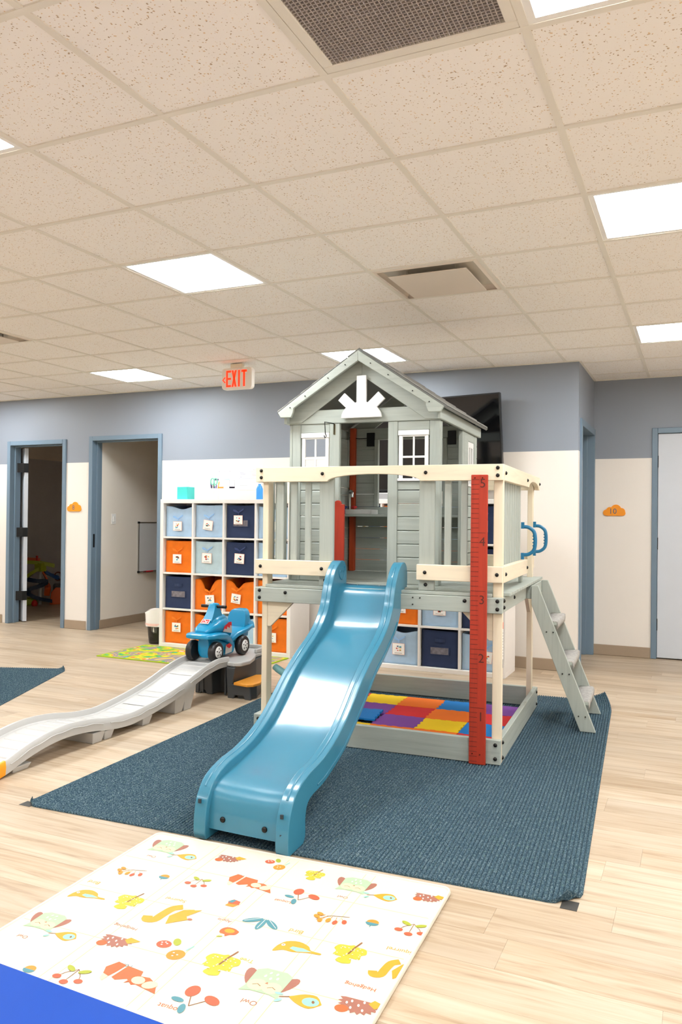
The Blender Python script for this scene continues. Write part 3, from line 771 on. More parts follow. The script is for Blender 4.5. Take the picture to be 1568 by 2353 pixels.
# ---- foam puzzle tiles in the sandbox
FOAM = {'yellow': (250, 208, 0), 'orange': (250, 120, 10), 'blue': (0, 124, 200), 'purple': (128, 66, 156), 'red': (222, 36, 40)}
xl = [-.065, -.337, -.609, -.881, -1.153, -1.37]; yl = [1.29, 1.02, .755, .49, .225, .036]
grid = [['purple', 'blue', 'orange', 'yellow', 'red'], ['red', 'orange', 'red', 'purple', 'yellow'], ['blue', 'yellow', 'purple', 'blue', 'orange'], ['red', 'orange', 'orange', 'yellow', 'purple'], ['yellow', 'purple', 'blue', 'red', 'orange']]
ordn = ['first', 'second', 'third', 'fourth', 'fifth']; rname = ['back', 'second', 'middle', 'fourth', 'front']
def jig(x0, x1, y0, y1, ph):
    """outline with small interlocking teeth"""
    pts = []; tw = .03; d = .008
    def edge(a, b, nx, ny, s):
        L = math.hypot(b[0]-a[0], b[1]-a[1]); n = max(2, int(L/tw)); ux, uy = (b[0]-a[0])/L, (b[1]-a[1])/L
        for k in range(n):
            t0, t1 = L*k/n, L*(k+1)/n; h = d if (k+s) % 2 else -d*.0
            if k == 0 or k == n-1: h = 0
            pts.append((a[0]+ux*(t0+.001)+nx*h, a[1]+uy*(t0+.001)+ny*h)); pts.append((a[0]+ux*(t1-.001)+nx*h, a[1]+uy*(t1-.001)+ny*h))
    g = .0012
    x0 += g; x1 -= g; y0 += g; y1 -= g
    edge((x0, y0), (x1, y0), 0, -1 if ph else 1, 0 if ph else 0); edge((x1, y0), (x1, y1), 1 if ph else -1, 0, 0)
    edge((x1, y1), (x0, y1), 0, 1 if ph else -1, 1); edge((x0, y1), (x0, y0), -1 if ph else 1, 0, 1)
    return pts
for r in range(5):
    for c in range(5):
        x1, x0 = xl[c], xl[c+1]; y1, y0 = yl[r], yl[r+1]
        cname = grid[r][c]; loose = (r, c) == (2, 3)
        cx, cy = (x0+x1)/2, (y0+y1)/2
        pts = jig(x0-cx, x1-cx, y0-cy, y1-cy, 0 if (r+c) % 2 else 1)
        edge_ = r in (0, 4) or c in (0, 4)
        if edge_: pts = [(max(x0-cx+.001, min(x1-cx-.001, p[0])) if (c in (0, 4)) else p[0], max(y0-cy+.001, min(y1-cy-.001, p[1])) if r in (0, 4) else p[1]) for p in pts]
        o = MB().prism(pts, 'z', 0, .012).build('foam_tile', M('foam_'+cname, FOAM[cname], .75, var=.03, bmp=.15, bscale=260))
        q = PL_(cx, cy, CZ+.001); o.location = q; o.rotation_euler[2] = TH
        if loose: o.location.z += .014; o.rotation_euler[2] += .10; o.location = PL_(cx-.01, cy+.04, CZ+.0145)
        tag(o, f'{cname} foam puzzle tile, {ordn[c]} from the ladder side in the {rname[r]} row of the sandbox' if not loose else 'blue foam puzzle tile lying loose and crooked on top of the others in the sandbox', 'foam tile', 'foam puzzle tiles in the sandbox')
# teal toy beside the slide
tt = empty('teal_toy', PL_(-1.165, .225, CZ+.014), TH); tag(tt, 'pale teal rounded plastic toy with a curved handle, half hidden behind the slide', 'toy')
M_TEAL = M('pale_teal_plastic', (126, 182, 184), .4, var=.05)
MB().lathe([(.13, 0), (.15, .03), (.15, .14), (.13, .24), (.09, .31), (.04, .345), (.001, .35)], n=20).build('body', M_TEAL, tt, smooth=50)
MB().tube(smooth_path([(-.06, -.05, .29), (-.10, -.07, .31), (-.15, -.08, .335), (-.20, -.085, .365), (-.215, -.085, .375)], 4), [.022]*12+[.02, .02, .019, .018, .012], 10).build('handle', M_TEAL, tt, smooth=60)

# ================================================================== cube shelves and bins
PITCH = .3525
def shelf(name, X0, Y0, label):
    t = empty(name, (X0, Y0, 0)); tag(t, label, 'shelf', 'white cube shelves')
    Wd, D_, Hh = 1.47, .39, 1.455
    box('top_panel', M_WHITE, t, 0, Wd, 0, D_, Hh-.038, Hh, .002); box('bottom_panel', M_WHITE, t, 0, Wd, 0, D_, 0, .038, .002)
    for x in (0, Wd-.038): box('side_panel', M_WHITE, t, x, x+.038, 0, D_, .038, Hh-.038, .002)
    for k in range(1, 4):
        x = .030+k*PITCH; box('divider', M_WHITE, t, x-.009, x+.009, .003, D_-.007, .0385, Hh-.0385, 0)
        z = .0225+k*PITCH; box('shelf_board', M_WHITE, t,   .0385, Wd-.0385, .0045, D_-.007, z-.008, z+.008, 0)
    box('back_panel', M_WHITE, t, .038, Wd-.038, D_-.006, D_-.001, .038, Hh-.038, 0)
    return t
SA = (-4.882, 6.44); SB = (-2.902, 6.412)
shelf('cube_shelf', *SA, 'tall white sixteen-cube shelf beside the doorway and wastebasket')
shelf('cube_shelf', *SB, 'tall white sixteen-cube shelf behind the wooden playset')

BINC = {'orange': (244, 122, 12), 'navy': (42, 56, 90), 'light blue': (178, 206, 232), 'pale blue': (190, 212, 220)}
def fabric(cn): return M('fabric_'+cn.replace(' ', '_'), BINC[cn], .85, var=.07, vscale=14, bmp=.25, bscale=420)
BM = {}
def bin_body(style, seed):
    key = (style, seed)
    if key in BM: return BM[key]
    mb = MB(); wd, hh, dd = .318, .312, .34; n = 12
    def topz(t):
        if style == 'flat': return hh-.004*math.sin(PI*t)
        if style == 'dip': return hh-.02-.11*math.exp(-((t-.42)/.17)**2)+.01*math.sin(9*t)
        if style == 'dip2': return hh-.01-.06*math.exp(-((t-.40)/.13)**2)-.02*(1-t)*t*4
        if style == 'fold': return hh-.012-.03*math.exp(-((t-.6)/.3)**2)
        return hh
    grid_ = []
    for j in range(n+1):
        row = []
        for i in range(n+1):
            u, v_ = i/n, j/n; z = v_*topz(u)
            bul = .006*math.sin(PI*u)*math.sin(PI*min(1, v_*1.1))
            nz = noise.noise(Vector((u*3+seed*5, v_*3, seed)))*.006*min(1, 4*v_+.2)*math.sin(PI*u)
            row.append((-wd/2+wd*u, -bul+nz+(.02*max(0, v_-.85)*5*(style.startswith('dip'))), z))
        grid_.append(row)
    vs = [p for r_ in grid_ for p in r_]; k = n+1
    fs = [(j*k+i, j*k+i+1, (j+1)*k+i+1, (j+1)*k+i) for j in range(n) for i in range(n)]
    mb.add(vs, fs)
    lt, rt = topz(0), topz(1)
    mb.add([(-wd/2, 0, 0), (-wd/2, dd, 0), (-wd/2, dd, hh), (-wd/2, 0, lt)], [(0, 3, 2, 1)])
    mb.add([(wd/2, 0, 0), (wd/2, dd, 0), (wd/2, dd, hh), (wd/2, 0, rt)], [(0, 1, 2, 3)])
    mb.add([(-wd/2, dd, 0), (wd/2, dd, 0), (wd/2, dd, hh), (-wd/2, dd, hh)], [(0, 3, 2, 1)])
    mb.add([(-wd/2, 0, 0), (wd/2, 0, 0), (wd/2, dd, 0), (-wd/2, dd, 0)], [(0, 3, 2, 1)])
    BM[key] = mb; return mb
M_TAG = M('tag_card', (250, 246, 240), .6, var=0); M_TAGB = M('tag_border', (246, 190, 164), .6, var=0)
TAGC = [M('tag_red', (206, 62, 50), .6, var=0), M('tag_teal', (70, 160, 190), .6, var=0), M('tag_yellow', (232, 178, 60), .6, var=0), M('tag_ink', (84, 74, 70), .6, var=0)]
M_CLEAR = M('clear_label_sleeve', (120, 116, 124), .18, var=.3, vscale=40)
def make_bin(S, col, row, cn, style, label, tagpos=None, ribbon=True, sleeve=False, handle=False, seed=0, tilt=0, group=''):
    x = S[0]+.030+PITCH*(col-.5); z = .0225+PITCH*(4-row)+.0085
    if row == 4: z = .0385
    t = empty('storage_bin', (x, S[1]+.040, z)); tag(t, label, 'bin', group)
    bd = bin_body(style, seed)
    bd.build('fabric_body', fabric(cn), t, smooth=50, solid=.004)
    rng = random.Random(seed*31+col*7+row)
    if handle or not ribbon:
        hy = -.008
        MB().loft([[(-.045+.09*k/8, hy-.018*math.sin(PI*k/8), .215), (-.045+.09*k/8, hy-.018*math.sin(PI*k/8)-.004, .215), (-.045+.09*k/8, hy-.018*math.sin(PI*k/8)-.004, .243), (-.045+.09*k/8, hy-.018*math.sin(PI*k/8), .243)] for k in range(9)]).build('handle', fabric(cn), t)
    if sleeve:
        MB().box(-.088, .088, -.0125, -.0095, .105, .175).build('label_sleeve', fabric(cn), t, bevel=.002, segs=1)
        MB().box(-.078, .078, -.0135, -.0126, .112, .168).build('sleeve_window', M_CLEAR, t)
    if tagpos:
        tx, tz, sz = tagpos; sz *= 1.22
        if ribbon:
            rb = MB()
            for sg in (-1, 1):
                rb.prism([(tx, tz+.02), (tx+sg*.055, tz+.045+.008*sg), (tx+sg*.06, tz+.062+.006*sg), (tx+sg*.03, tz+.052), (tx, tz+.03)], 'y', -.020, -.0165)
            rb.tube([(tx, -.019, tz+.026), (tx+.002, -.021, tz+.008), (tx, -.02, tz-.004)], .0025, 5)
            rb.build('ribbon', M('ribbon_'+cn.replace(' ', '_'), {'orange': (250, 132, 20), 'navy': (52, 68, 118), 'light blue': (150, 194, 238), 'pale blue': (150, 194, 238)}[cn], .35), t)
        R_ = Matrix.Rotation(tilt, 3, 'Y')
        tg = MB().box(-sz/2, sz/2, -.0012, .0012, -sz*.88, 0, 1).box(-sz/2+.003, sz/2-.003, -.0018, -.0012, -sz*.88+.003, -.003, 0)
        tg = tg.build('name_tag', [M_TAG, M_TAGB], t, loc=(tx, -.0235, tz)); tg.rotation_euler[1] = tilt
        pp = MB()
        for k in range(9):
            a, b = rng.uniform(-.2, .2)*sz, -sz*rng.uniform(.22, .6); e_ = sz*rng.uniform(.04, .09)
            pp.box(a-e_, a+e_, -.0021, -.0019, b-e_*.7, b+e_*.7, k % 3)
        for k in range(12):
            a = -sz*.3+k*sz*.052; pp.box(a, a+sz*.036, -.0021, -.0019, -sz*.78, -sz*.745, 3)
        pp.build('tag_print', TAGC, tg)
gA, gB = 'fabric bins in the shelf by the doorway', 'fabric bins in the shelf behind the playset'
nm = ['leftmost', 'second', 'third', 'rightmost']; rn = ['top', 'second', 'third', 'bottom']
layoutA = {
 (1, 1): ('light blue', 'fold', dict(tagpos=(-.01, .150, .085))), (2, 1): ('light blue', 'flat', dict(tagpos=(.0, .165, .088), tilt=.14)),
 (3, 1): ('navy', 'flat', dict(tagpos=(-.02, .215, .08), sleeve=True)), (4, 1): ('light blue', 'fold', dict(tagpos=(.0, .16, .085))),
 (1, 2): ('orange', 'flat', dict(tagpos=(-.01, .180, .085))), (2, 2): ('pale blue', 'flat', dict(tagpos=(-.015, .20, .09), tilt=.03)),
 (3, 2): ('navy', 'flat', dict(tagpos=(.0, .205, .088), tilt=.05)), (4, 2): ('light blue', 'flat', dict(tagpos=(0, .2, .085))),
 (1, 3): ('navy', 'flat', dict(ribbon=False, handle=True, sleeve=True)), (2, 3): ('orange', 'dip', dict(tagpos=(.02, .150, .085), tilt=-.08)),
 (3, 3): ('orange', 'dip2', dict(tagpos=(-.03, .175, .085), tilt=.12)), (4, 3): ('orange', 'flat', dict(tagpos=(0, .2, .085))),
 (1, 4): ('orange', 'flat', dict(tagpos=(-.01, .205, .085))), (2, 4): ('orange', 'fold', dict(tagpos=(0, .2, .085))),
 (3, 4): ('light blue', 'fold', dict(tagpos=(0, .18, .085))), (4, 4): ('orange', 'flat', dict(tagpos=(.0, .18, .085)))}
for (c, r), (cn, st, kw) in layoutA.items():
    make_bin(SA, c, r, cn, st, f'{cn} fabric bin in the {rn[r-1]} row, {nm[c-1]} cube of the shelf by the doorway', seed=c+4*r, group=gA, **kw)
layoutB = {(1, 1): ('navy', {}), (2, 1): ('orange', {}), (3, 1): ('light blue', {}), (4, 1): ('navy', {}), (1, 2): ('orange', {}), (2, 2): ('light blue', {}), (3, 2): ('orange', {}), (4, 2): ('navy', {}),
 (1, 3): ('navy', {}), (2, 3): ('orange', {}), (3, 3): ('light blue', {}), (4, 3): ('navy', {}), (1, 4): ('orange', {}), (2, 4): ('light blue', dict(tagpos=(-.01, .18, .09))), (3, 4): ('navy', dict(ribbon=False, handle=True, sleeve=True)), (4, 4): ('light blue', dict(tagpos=(.05, .17, .09), tilt=.1))}
for (c, r), (cn, kw) in layoutB.items():
    kw = dict(kw)
    if not kw: kw = dict(tagpos=(0, .19, .088))
    make_bin(SB, c, r, cn, 'fold' if cn == 'light blue' and r == 4 else 'flat', f'{cn} fabric bin in the {rn[r-1]} row, {nm[c-1]} cube of the shelf behind the playset', seed=20+c+4*r, group=gB, **kw)

# ---- on top of the shelf by the doorway
ZT = 1.456
tb = empty('tissue_box', (-4.665, 6.56, ZT), .0); tag(tb, 'turquoise cube tissue box on the white shelf', 'tissue box')
MB().box(-.062, .062, -.062, .062, 0, .125).build('carton', M('turquoise_card', (70, 208, 200), .5), tb, bevel=.003, segs=1)
rg = []
random.seed(3)
for k in range(5):
    z = .122+k*.022; rr = .035*(1-.12*k)
    rg.append([((rr+.012*math.sin(3*a+k))*math.cos(a)*(.5 if k > 2 else .8), (rr*.35)*math.sin(a), z+.012*math.sin(2*a+k)) for a in [2*PI*i/14 for i in range(14)]])
MB().loft(rg).build('tissue', M('tissue_paper', (250, 248, 244), .9, var=0), tb, smooth=60)
pcup = empty('pen_cup', (-4.345, 6.58, ZT)); tag(pcup, 'white cup holding pens and scissors on the white shelf', 'cup')
MB().lathe([(.038, 0), (.042, .005), (.044, .11), (.041, .11), (.038, .006), (.001, .006)], n=20).build('cup_body', M_PLWHITE, pcup, smooth=40)
def pen(dx, dy, tx, ty, L, nm_, rgb, label):
    o = MB().tube([(dx, dy, .012), (dx+tx*L, dy+ty*L, .012+L), (dx+tx*(L+.01), dy+ty*(L+.01), .024+L)], [.005, .005, .002], 6).build('pen', M(nm_, rgb, .4), loc=(-4.345, 6.58, ZT)); tag(o, label, 'pen', 'pens in the white cup')
pen(-.02, 0, -.14, 0, .16, 'pen_purple', (92, 60, 150), 'purple pen leaning left in the white cup')
pen(.018, .01, .2, 0, .155, 'pen_yellow', (240, 190, 40), 'yellow pencil leaning right in the white cup')
pen(-.012, -.015, -.05, -.02, .12, 'pen_black', (40, 30, 34), 'short black marker in the white cup')
pen(.012, -.015, .06, -.02, .11, 'pen_violet', (70, 50, 140), 'short violet pen in the white cup')
pen(.02, -.008, .1, -.02, .125, 'pen_plum', (110, 70, 150), 'plum pen standing beside the scissors in the white cup')
s_ = empty('scissors', (-4.345, 6.58, ZT)); tag(s_, 'mint green scissors standing handles up in the white cup', 'scissors')
M_MINT = M('mint_plastic', (120, 222, 186), .4)
for sg, a in ((-1, .25), (1, -.2)):
    MB().tube([(.005+sg*.018+.02*math.cos(t), -.012, .178+.030*math.sin(t)) for t in [2*PI*i/14 for i in range(15)]], .0055, 6).build('handle', M_MINT, s_, smooth=60)
    MB().prism([(.0, .02), (.008, .02), (.012+sg*.008, .15), (-.002+sg*.008, .15)], 'y', -.013+sg*.001, -.011+sg*.001).build('blade', M_MINT if sg > 0 else M_CHROME, s_)
bt = empty('spray_bottle', (-3.832, 6.58, ZT)); tag(bt, 'blue and white bottle on the white shelf behind the playset post', 'bottle')
MB().lathe([(.03, 0), (.033, .006), (.033, .10), (.022, .13), (.014, .14), (.014, .15)], n=16).build('bottle_body', M('bottle_blue', (60, 150, 226), .3), bt, smooth=40)
MB().lathe([(.016, .15), (.016, .19), (.012, .195), (.001, .195)], n=12).build('cap', M_PLWHITE, bt, smooth=40)

# ---- wall things
M_PAPER = M('paper', (252, 250, 247), .7, var=0)
PC = {'plum': M('print_plum', (96, 70, 112), .7, var=0), 'sky': M('print_sky', (190, 218, 240), .7, var=0), 'orange': M('print_orange', (246, 140, 40), .7, var=0), 'violet': M('print_violet', (94, 88, 150), .7, var=0), 'grey': M('print_grey', (150, 148, 156), .7, var=0), 'red': M('print_red', (238, 120, 96), .7, var=0), 'peach': M('print_peach', (250, 204, 176), .7, var=0)}
PK = list(PC.values()); PI_ = {k: i for i, k in enumerate(PC)}
def rect_outline(mb, x0, x1, z0, z1, y, w_, mi):
    for a in ((x0, x1, z0, z0+w_), (x0, x1, z1-w_, z1), (x0, x0+w_, z0+w_, z1-w_), (x1-w_, x1, z0+w_, z1-w_)): mb.box(a[0], a[1], y-.0004, y, a[2], a[3], mi)
def poster(x0, x1, z0, z1, label):
    o = MB().box(x0, x1, YB-.003, YB-.0002, z0, z1).build('poster', M_PAPER); tag(o, label, 'poster', 'posters above the shelf'); return o
p1 = poster(-4.625, -4.338, 1.565, 1.792, 'white poster headed GROUP SESSIONS with five framed boxes')
g = MB(); yy = YB-.0031
text_into(g, 'GROUP SESSIONS', lambda u, v: (-4.478+u, yy-.0003, 1.757+v), width=.165, height=.013, mi=PI_['plum'])
for x0, z0, cn in ((-4.612, 1.665, 'plum'), (-4.48, 1.665, 'sky'), (-4.552, 1.583, 'orange'), (-4.417, 1.583, 'violet'), (-4.417, 1.583, 'plum')):
    rect_outline(g, x0, x0+.066, z0, z0+.082, yy, .002, PI_[cn if cn != 'orange' else 'peach']); g.box(x0, x0+.066, yy-.0006, yy, z0, z0+.016, PI_[cn if cn != 'plum' or x0 < -4.5 else 'violet'])
g.build('poster_print', PK, p1)
p2 = poster(-4.306, -4.03, 1.565, 1.795, 'white handwritten chart poster with boxed lists, partly behind the playset post')
g = MB()
text_into(g, 'Group Schedule', lambda u, v: (-4.235+u, yy-.0003, 1.768+v), width=.085, height=.011, mi=PI_['grey'])
text_into(g, 'Reminders', lambda u, v: (-4.10+u, yy-.0003, 1.768+v), width=.07, height=.012, mi=PI_['red'])
for x0, z0, cn in ((-4.298, 1.68, 'violet'), (-4.298, 1.58, 'grey'), (-4.155, 1.68, 'red'), (-4.155, 1.58, 'peach')):
    rect_outline(g, x0, x0+.13, z0, z0+.076, yy, .0018, PI_[cn])
    for k in range(4): g.box(x0+.008, x0+.03+.022*((k*7) % 4), yy-.0005, yy, z0+.014+k*.015, z0+.0165+k*.015, PI_[cn])
g.build('poster_print', PK, p2)
# TV
tv = empty('television', (-2.285, 6.895, 1.535)); tv.rotation_euler = (math.radians(5), math.radians(-1.6), 0); tag(tv, 'large black flat-screen television on the wall behind the playhouse', 'television')
MB().box(-.725, .725, -.03, .03, 0, .84).build('casing', M('tv_black', (12, 12, 13), .3), tv, bevel=.004)
MB().box(-.715, .715, -.0325, -.0302, .014, .828).build('screen', M('tv_glass', (6, 6, 8), .06, var=0, spec=.6), tv)
MB().box(-.2, .2, .03, .068, .25, .6).build('wall_bracket', M_BLACK, tv)
# cloud number signs
def cloud(x, z, y, num, label):
    t = empty('cloud_sign', (x, y, z)); tag(t, label, 'sign', 'orange cloud room signs')
    lob = [(-.074, .030, .03), (-.042, .050, .034), (.014, .060, .048), (.062, .040, .036), (.075, .026, .026)]
    out = []
    for k in range(181):
        a = math.radians(180-k); best = 0; dx, dy = math.cos(a), math.sin(a)
        for cx, cy, rr in lob+[(-.074, .026, .026)]:
            b_ = dx*cx+dy*cy; c_ = cx*cx+cy*cy-rr*rr; ds = b_*b_-c_
            if ds >= 0: best = max(best, b_+math.sqrt(ds))
        out.append((dx*best, max(0.0, dy*best)))
    o = MB().prism([p for i, p in enumerate(out) if i % 3 == 0], 'y', -.012, -.002).build('cloud_plate', M('sign_orange', (248, 152, 20), .45), t, bevel=.001, segs=1)
    d_ = MB(); text_into(d_, num, lambda u, v: (-.008+u, -.0128, .045+v), height=.052)
    d_.build('number', M('sign_slate', (74, 92, 112), .5), t)
cloud(-6.475, 1.332, YB, '8', 'orange cloud room sign with number 8 between the two open doorways')
cloud(-.748, 1.337, YB2, '10', 'orange cloud room sign with number 10 beside the closed grey door')
# exit sign
ex = empty('exit_sign', (-3.725, 6.0, 2.413)); tag(ex, 'white hanging EXIT sign with red letters and left arrow', 'exit sign')
def rrect(x0, x1, z0, z1, r): return arc(x1-r, z0+r, r, -90, 0, 5)+arc(x1-r, z1-r, r, 0, 90, 5)+arc(x0+r, z1-r, r, 90, 180, 5)+arc(x0+r, z0+r, r, 180, 270, 5)
MB().prism(rrect(-.155, .155, 0, .19, .032), 'y', -.025, .025).build('housing', M('exit_housing', (240, 232, 220), .45, var=0), ex, bevel=.005, segs=2)
M_EXIT = M('exit_red', (255, 46, 10), .5, var=0, emit=1.6)
g = MB()
def q(*r): g.box(r[0], r[1], -.0262, -.0255, r[2], r[3])
z0, z1 = .022, .168
q(-.108, -.090, z0, z1)
for zc in (z0+.009, (z0+z1)/2, z1-.009): q(-.090, -.058, zc-.009, zc+.009)
for sg in (-1, 1):
    g.add([(-.026+sg*.027, -.0262, z0), (-.026+sg*.027-.020*sg, -.0262, z0), (-.026-sg*.027, -.0262, z1), (-.026-sg*.027+.020*sg, -.0262, z1)], [(0, 1, 2, 3)])
q(.014, .034, z0, z1); q(.066, .086, z0, z1); q(.048, .104, z1-.02, z1)
g.build('letters', M_EXIT, ex)
MB().prism(stroke([(-.118, .062), (-.142, .086), (-.118, .110)], .012), 'y', -.0262, -.0255).build('arrow', M_EXIT, ex)
MB().box(-.07, .05, -.02, .02, .19, .2275).build('canopy', M('exit_canopy', (240, 226, 200), .5), ex, bevel=.004)

# ---- through the doorways
sw = empty('light_switch', (-6.2205, 7.325, 1.25)); tag(sw, 'white rocker light switch on the beige wall through the doorway', 'light switch')
MB().box(0, .006, -.038, .038, -.06, .06).build('plate', M_PLWHITE, sw, bevel=.002, segs=1)
MB().box(.006, .012, -.016, .016, -.033, .033).build('rocker', M_PLWHITE, sw, bevel=.002, segs=1)
wbd = empty('whiteboard', (-6.2205, 8.0, .60)); tag(wbd, 'small framed whiteboard on the wall inside the open doorway', 'whiteboard')
MB().box(.001, .012, -.22, .5, .015, .60).build('board', M('dry_erase', (214, 214, 214), .2, var=0), wbd)
for a in ((-.235, .515, .0, .015), (-.235, .515, .6, .615), (-.235, -.22, .015, .6), (.5, .515, .015, .6)): box('frame_rail', M_CHROME, wbd, 0, .016, a[0], a[1], a[2], a[3], .001)
for a in ((-.24, .595), (-.24, -.005)): box('corner_cap', M_BLACK, wbd, 0, .018, a[0], a[0]+.03, a[1], a[1]+.025, .003)
box('pen_tray', M_CHROME, wbd, .016, .06, -.15, .3, -.004, .0, 0)
mkr = MB().tube([(.035, -.10, .0085), (.035, .02, .0085)], .008, 8).build('marker', M('marker_red', (200, 30, 34), .4), loc=(-6.2205, 8.0, .60)); tag(mkr, 'red and white marker lying on the whiteboard tray', 'marker')
wk = empty('wastebasket', (-5.015, 6.60, 0)); tag(wk, 'black mesh wastebasket with a white bin liner beside the shelf', 'wastebasket')
MB().lathe([(.085, 0), (.088, .006), (.092, .03), (.118, .30), (.120, .305), (.116, .30), (.088, .03), (.001, .02)], n=20).build('basket', M('basket_black', (34, 32, 28), .35, var=.1, alpha=.72), wk, smooth=40)
rg = []
for k, (r_, z) in enumerate([(.08, .06), (.098, .14), (.112, .27), (.118, .33), (.127, .335), (.128, .30), (.122, .175)]):
    rg.append([((r_+.004*math.sin(5*a+k*2))*math.cos(a), (r_+.004*math.sin(5*a+k*2))*math.sin(a), z+.012*math.sin(2*a+k)+(.02 if k > 3 else 0)*math.cos(a)) for a in [2*PI*i/28 for i in range(28)]])
MB().loft(rg, caps=False).build('liner', M('bag_white', (244, 240, 234), .5, var=.03), wk, smooth=60)
MB().lathe([(.1248, .185), (.1252, .195), (.1265, .21), (.1262, .196)], n=28).build('drawstring', M('pink_band', (248, 206, 196), .6), wk)

# marble-run garage toy in the dark room
tr_ = empty('track_tower_toy', (-8.68, 8.60, 0)); tag(tr_, 'colourful toy ramp tower with spiral tracks in the dark room', 'toy')
YG = M('toy_lime', (168, 176, 20), .45); OR = M('toy_orange', (226, 92, 16), .45); BL = M('toy_blue', (14, 78, 140), .45); NV = M('toy_navy', (16, 38, 66), .45); RD = M('toy_red', (206, 36, 24), .45); GR = M('toy_grey', (96, 100, 98), .5); WH = M('toy_white', (216, 212, 204), .5)
ux, uy = Vector((.72, .69, 0)), Vector((-.69, .72, 0))   # toy faces the doorway
def TP(a, b, z): return ux*a+uy*b+Vector((0, 0, z))
def ribbon_track(name, pts, wd, mat, th=.02):
    pts = smooth_path(pts, 4); rings = []
    for i, p in enumerate(pts):
        a, b = Vector(pts[max(i-1, 0)]), Vector(pts[min(i+1, len(pts)-1)]); d = (b-a); d.z = 0; d.normalize(); nn = Vector((-d.y, d.x, 0))
        p = Vector(p); rings.append([p+nn*wd/2+Vector((0, 0, .03)), p+nn*wd/2-Vector((0, 0, th)), p-nn*wd/2-Vector((0, 0, th)), p-nn*wd/2+Vector((0, 0, .03)), p-nn*wd*.4, p+nn*wd*.4])
    return MB().loft(rings).build(name, mat, tr_, smooth=40)
MB().tube([TP(-.20, 0, 0), TP(-.20, 0, .62)], .035, 10).build('tower_post', GR, tr_); MB().tube([TP(.05, 0, 0), TP(.05, 0, .56)], .022, 10).build('tower_post', WH, tr_)
MB().prism([tuple(TP(a, b, 0)[:2]) for a, b in ((-.32, -.14), (-.02, -.12), (.02, .12), (-.32, .14))], 'z', 0.002, .10).build('base', YG, tr_, bevel=.02)
ribbon_track('upper_deck', [TP(-.34, 0, .63), TP(-.15, .0, .61), (TP(.02, -.02, .60)), TP(.24, -.02, .55)], .14, YG)
ribbon_track('upper_lane', [TP(-.36, .05, .62), TP(-.2, .06, .645), TP(.04, .06, .63)], .1, OR)
MB().box(-.06, .06, -.05, .05, -.12, .0).build('deck_block', YG, tr_, loc=TP(.05, -.06, .60))
MB().tube([TP(.0, .02, .63), TP(.0, .02, .70)], .016, 8).build('flag', RD, tr_)
ribbon_track('curved_lane', [TP(-.15, -.02, .38), TP(-.05, -.05, .46), TP(.05, -.06, .52)], .1, YG)
ribbon_track('blue_lane', [TP(.1, .02, .47), TP(.2, .05, .41), TP(.3, .03, .37)], .09, BL)
ribbon_track('spiral_lane', [TP(-.16, -.04, .37), TP(0, -.08, .34), TP(.14, -.06, .33), TP(.05, -.1, .27), TP(-.1, -.12, .22), TP(-.08, -.14, .15), TP(.05, -.13, .09), TP(.2, -.08, .05)], .09, NV)
ribbon_track('orange_lane', [TP(.06, .02, .5), TP(.12, .03, .38), TP(.15, .04, .26), TP(.14, .02, .14)], .09, OR)
MB().prism([(-.08, 0), (.20, 0), (.18, .12), (.15, .16), (.10, .235), (.0, .24), (-.06, .17)]+[], 'y', 0, .08).build('arch_base', OR, tr_, bevel=.01, loc=TP(.26, -.05, 0)).rotation_euler[2] = math.radians(43)
lp = MB().tube([tuple(TP(.29+.05*math.cos(t), .02, .40+.06*math.sin(t))) for t in [2*PI*i/14 for i in range(15)]], .01, 6).build('loop', M('toy_brown', (110, 44, 22), .5), tr_)
MB().lathe([(.035, 0), (.045, .03), (.03, .07), (.001, .09)], TP(-.02, -.17, 0), 10).build('figure', RD, tr_, smooth=50)
ch = empty('floor_chair', (-8.72, 9.28, 0), math.radians(-40)); tag(ch, 'low grey cushioned chair in the corner of the dark room', 'chair')
MB().box(-.25, .25, -.2, .2, .03, .24).build('seat', M('chair_grey', (112, 108, 110), .8), ch, bevel=.03, segs=3); MB().box(-.25, .25, .14, .24, .20, .52).build('backrest', M('chair_light', (170, 164, 162), .8), ch, bevel=.03, segs=3)
for a in (-.2, .2):
    for b_ in (-.15, .15): box('leg', M_BLACK, ch, a-.015, a+.015, b_-.015, b_+.015, 0, .04, 0)

# ================================================================== rugs and mats
RIB = (0, .0078, .0098, .0082)
def sheet(name, corners, nx, ny, zfun, th, mat):
    """thin quilted sheet between four world corners NL, NR, FR, FL; origin at NL, local axes = world axes rotated to the near edge"""
    NL, NR, FR, FL = [Vector((*c, 0)) for c in corners]
    ang = math.atan2((NR-NL).y, (NR-NL).x); R_ = Matrix.Rotation(-ang, 3, 'Z'); g1 = []
    for j in range(ny+1):
        for i in range(nx+1):
            u, v = i/nx, j/ny
            p = NL.lerp(NR, u).lerp(FL.lerp(FR, u), v)-NL; p = R_ @ p
            dz, dx, dy = zfun(u, v); g1.append((p.x+dx, p.y+dy, max(.0009, th+dz-.0076+RIB[i % 4])))
    k = nx+1; n0 = len(g1); vs = g1+[(p[0], p[1], max(.0004, p[2]-th+.0005-RIB[(q_ % k) % 4])) for q_, p in enumerate(g1)]
    fs = [(j*k+i, j*k+i+1, (j+1)*k+i+1, (j+1)*k+i) for j in range(ny) for i in range(nx)]
    fs += [tuple(n0+a for a in f[::-1]) for f in fs]
    rim = [i for i in range(k)]+[j*k+nx for j in range(1, ny+1)]+[ny*k+i for i in range(nx-1, -1, -1)]+[j*k for j in range(ny-1, 0, -1)]
    for a, b in zip(rim, rim[1:]+rim[:1]): fs.append((b, a, n0+a, n0+b))
    o = MB().add(vs, fs).build(name, mat, smooth=50); o.location = NL; o.rotation_euler[2] = ang
    return o
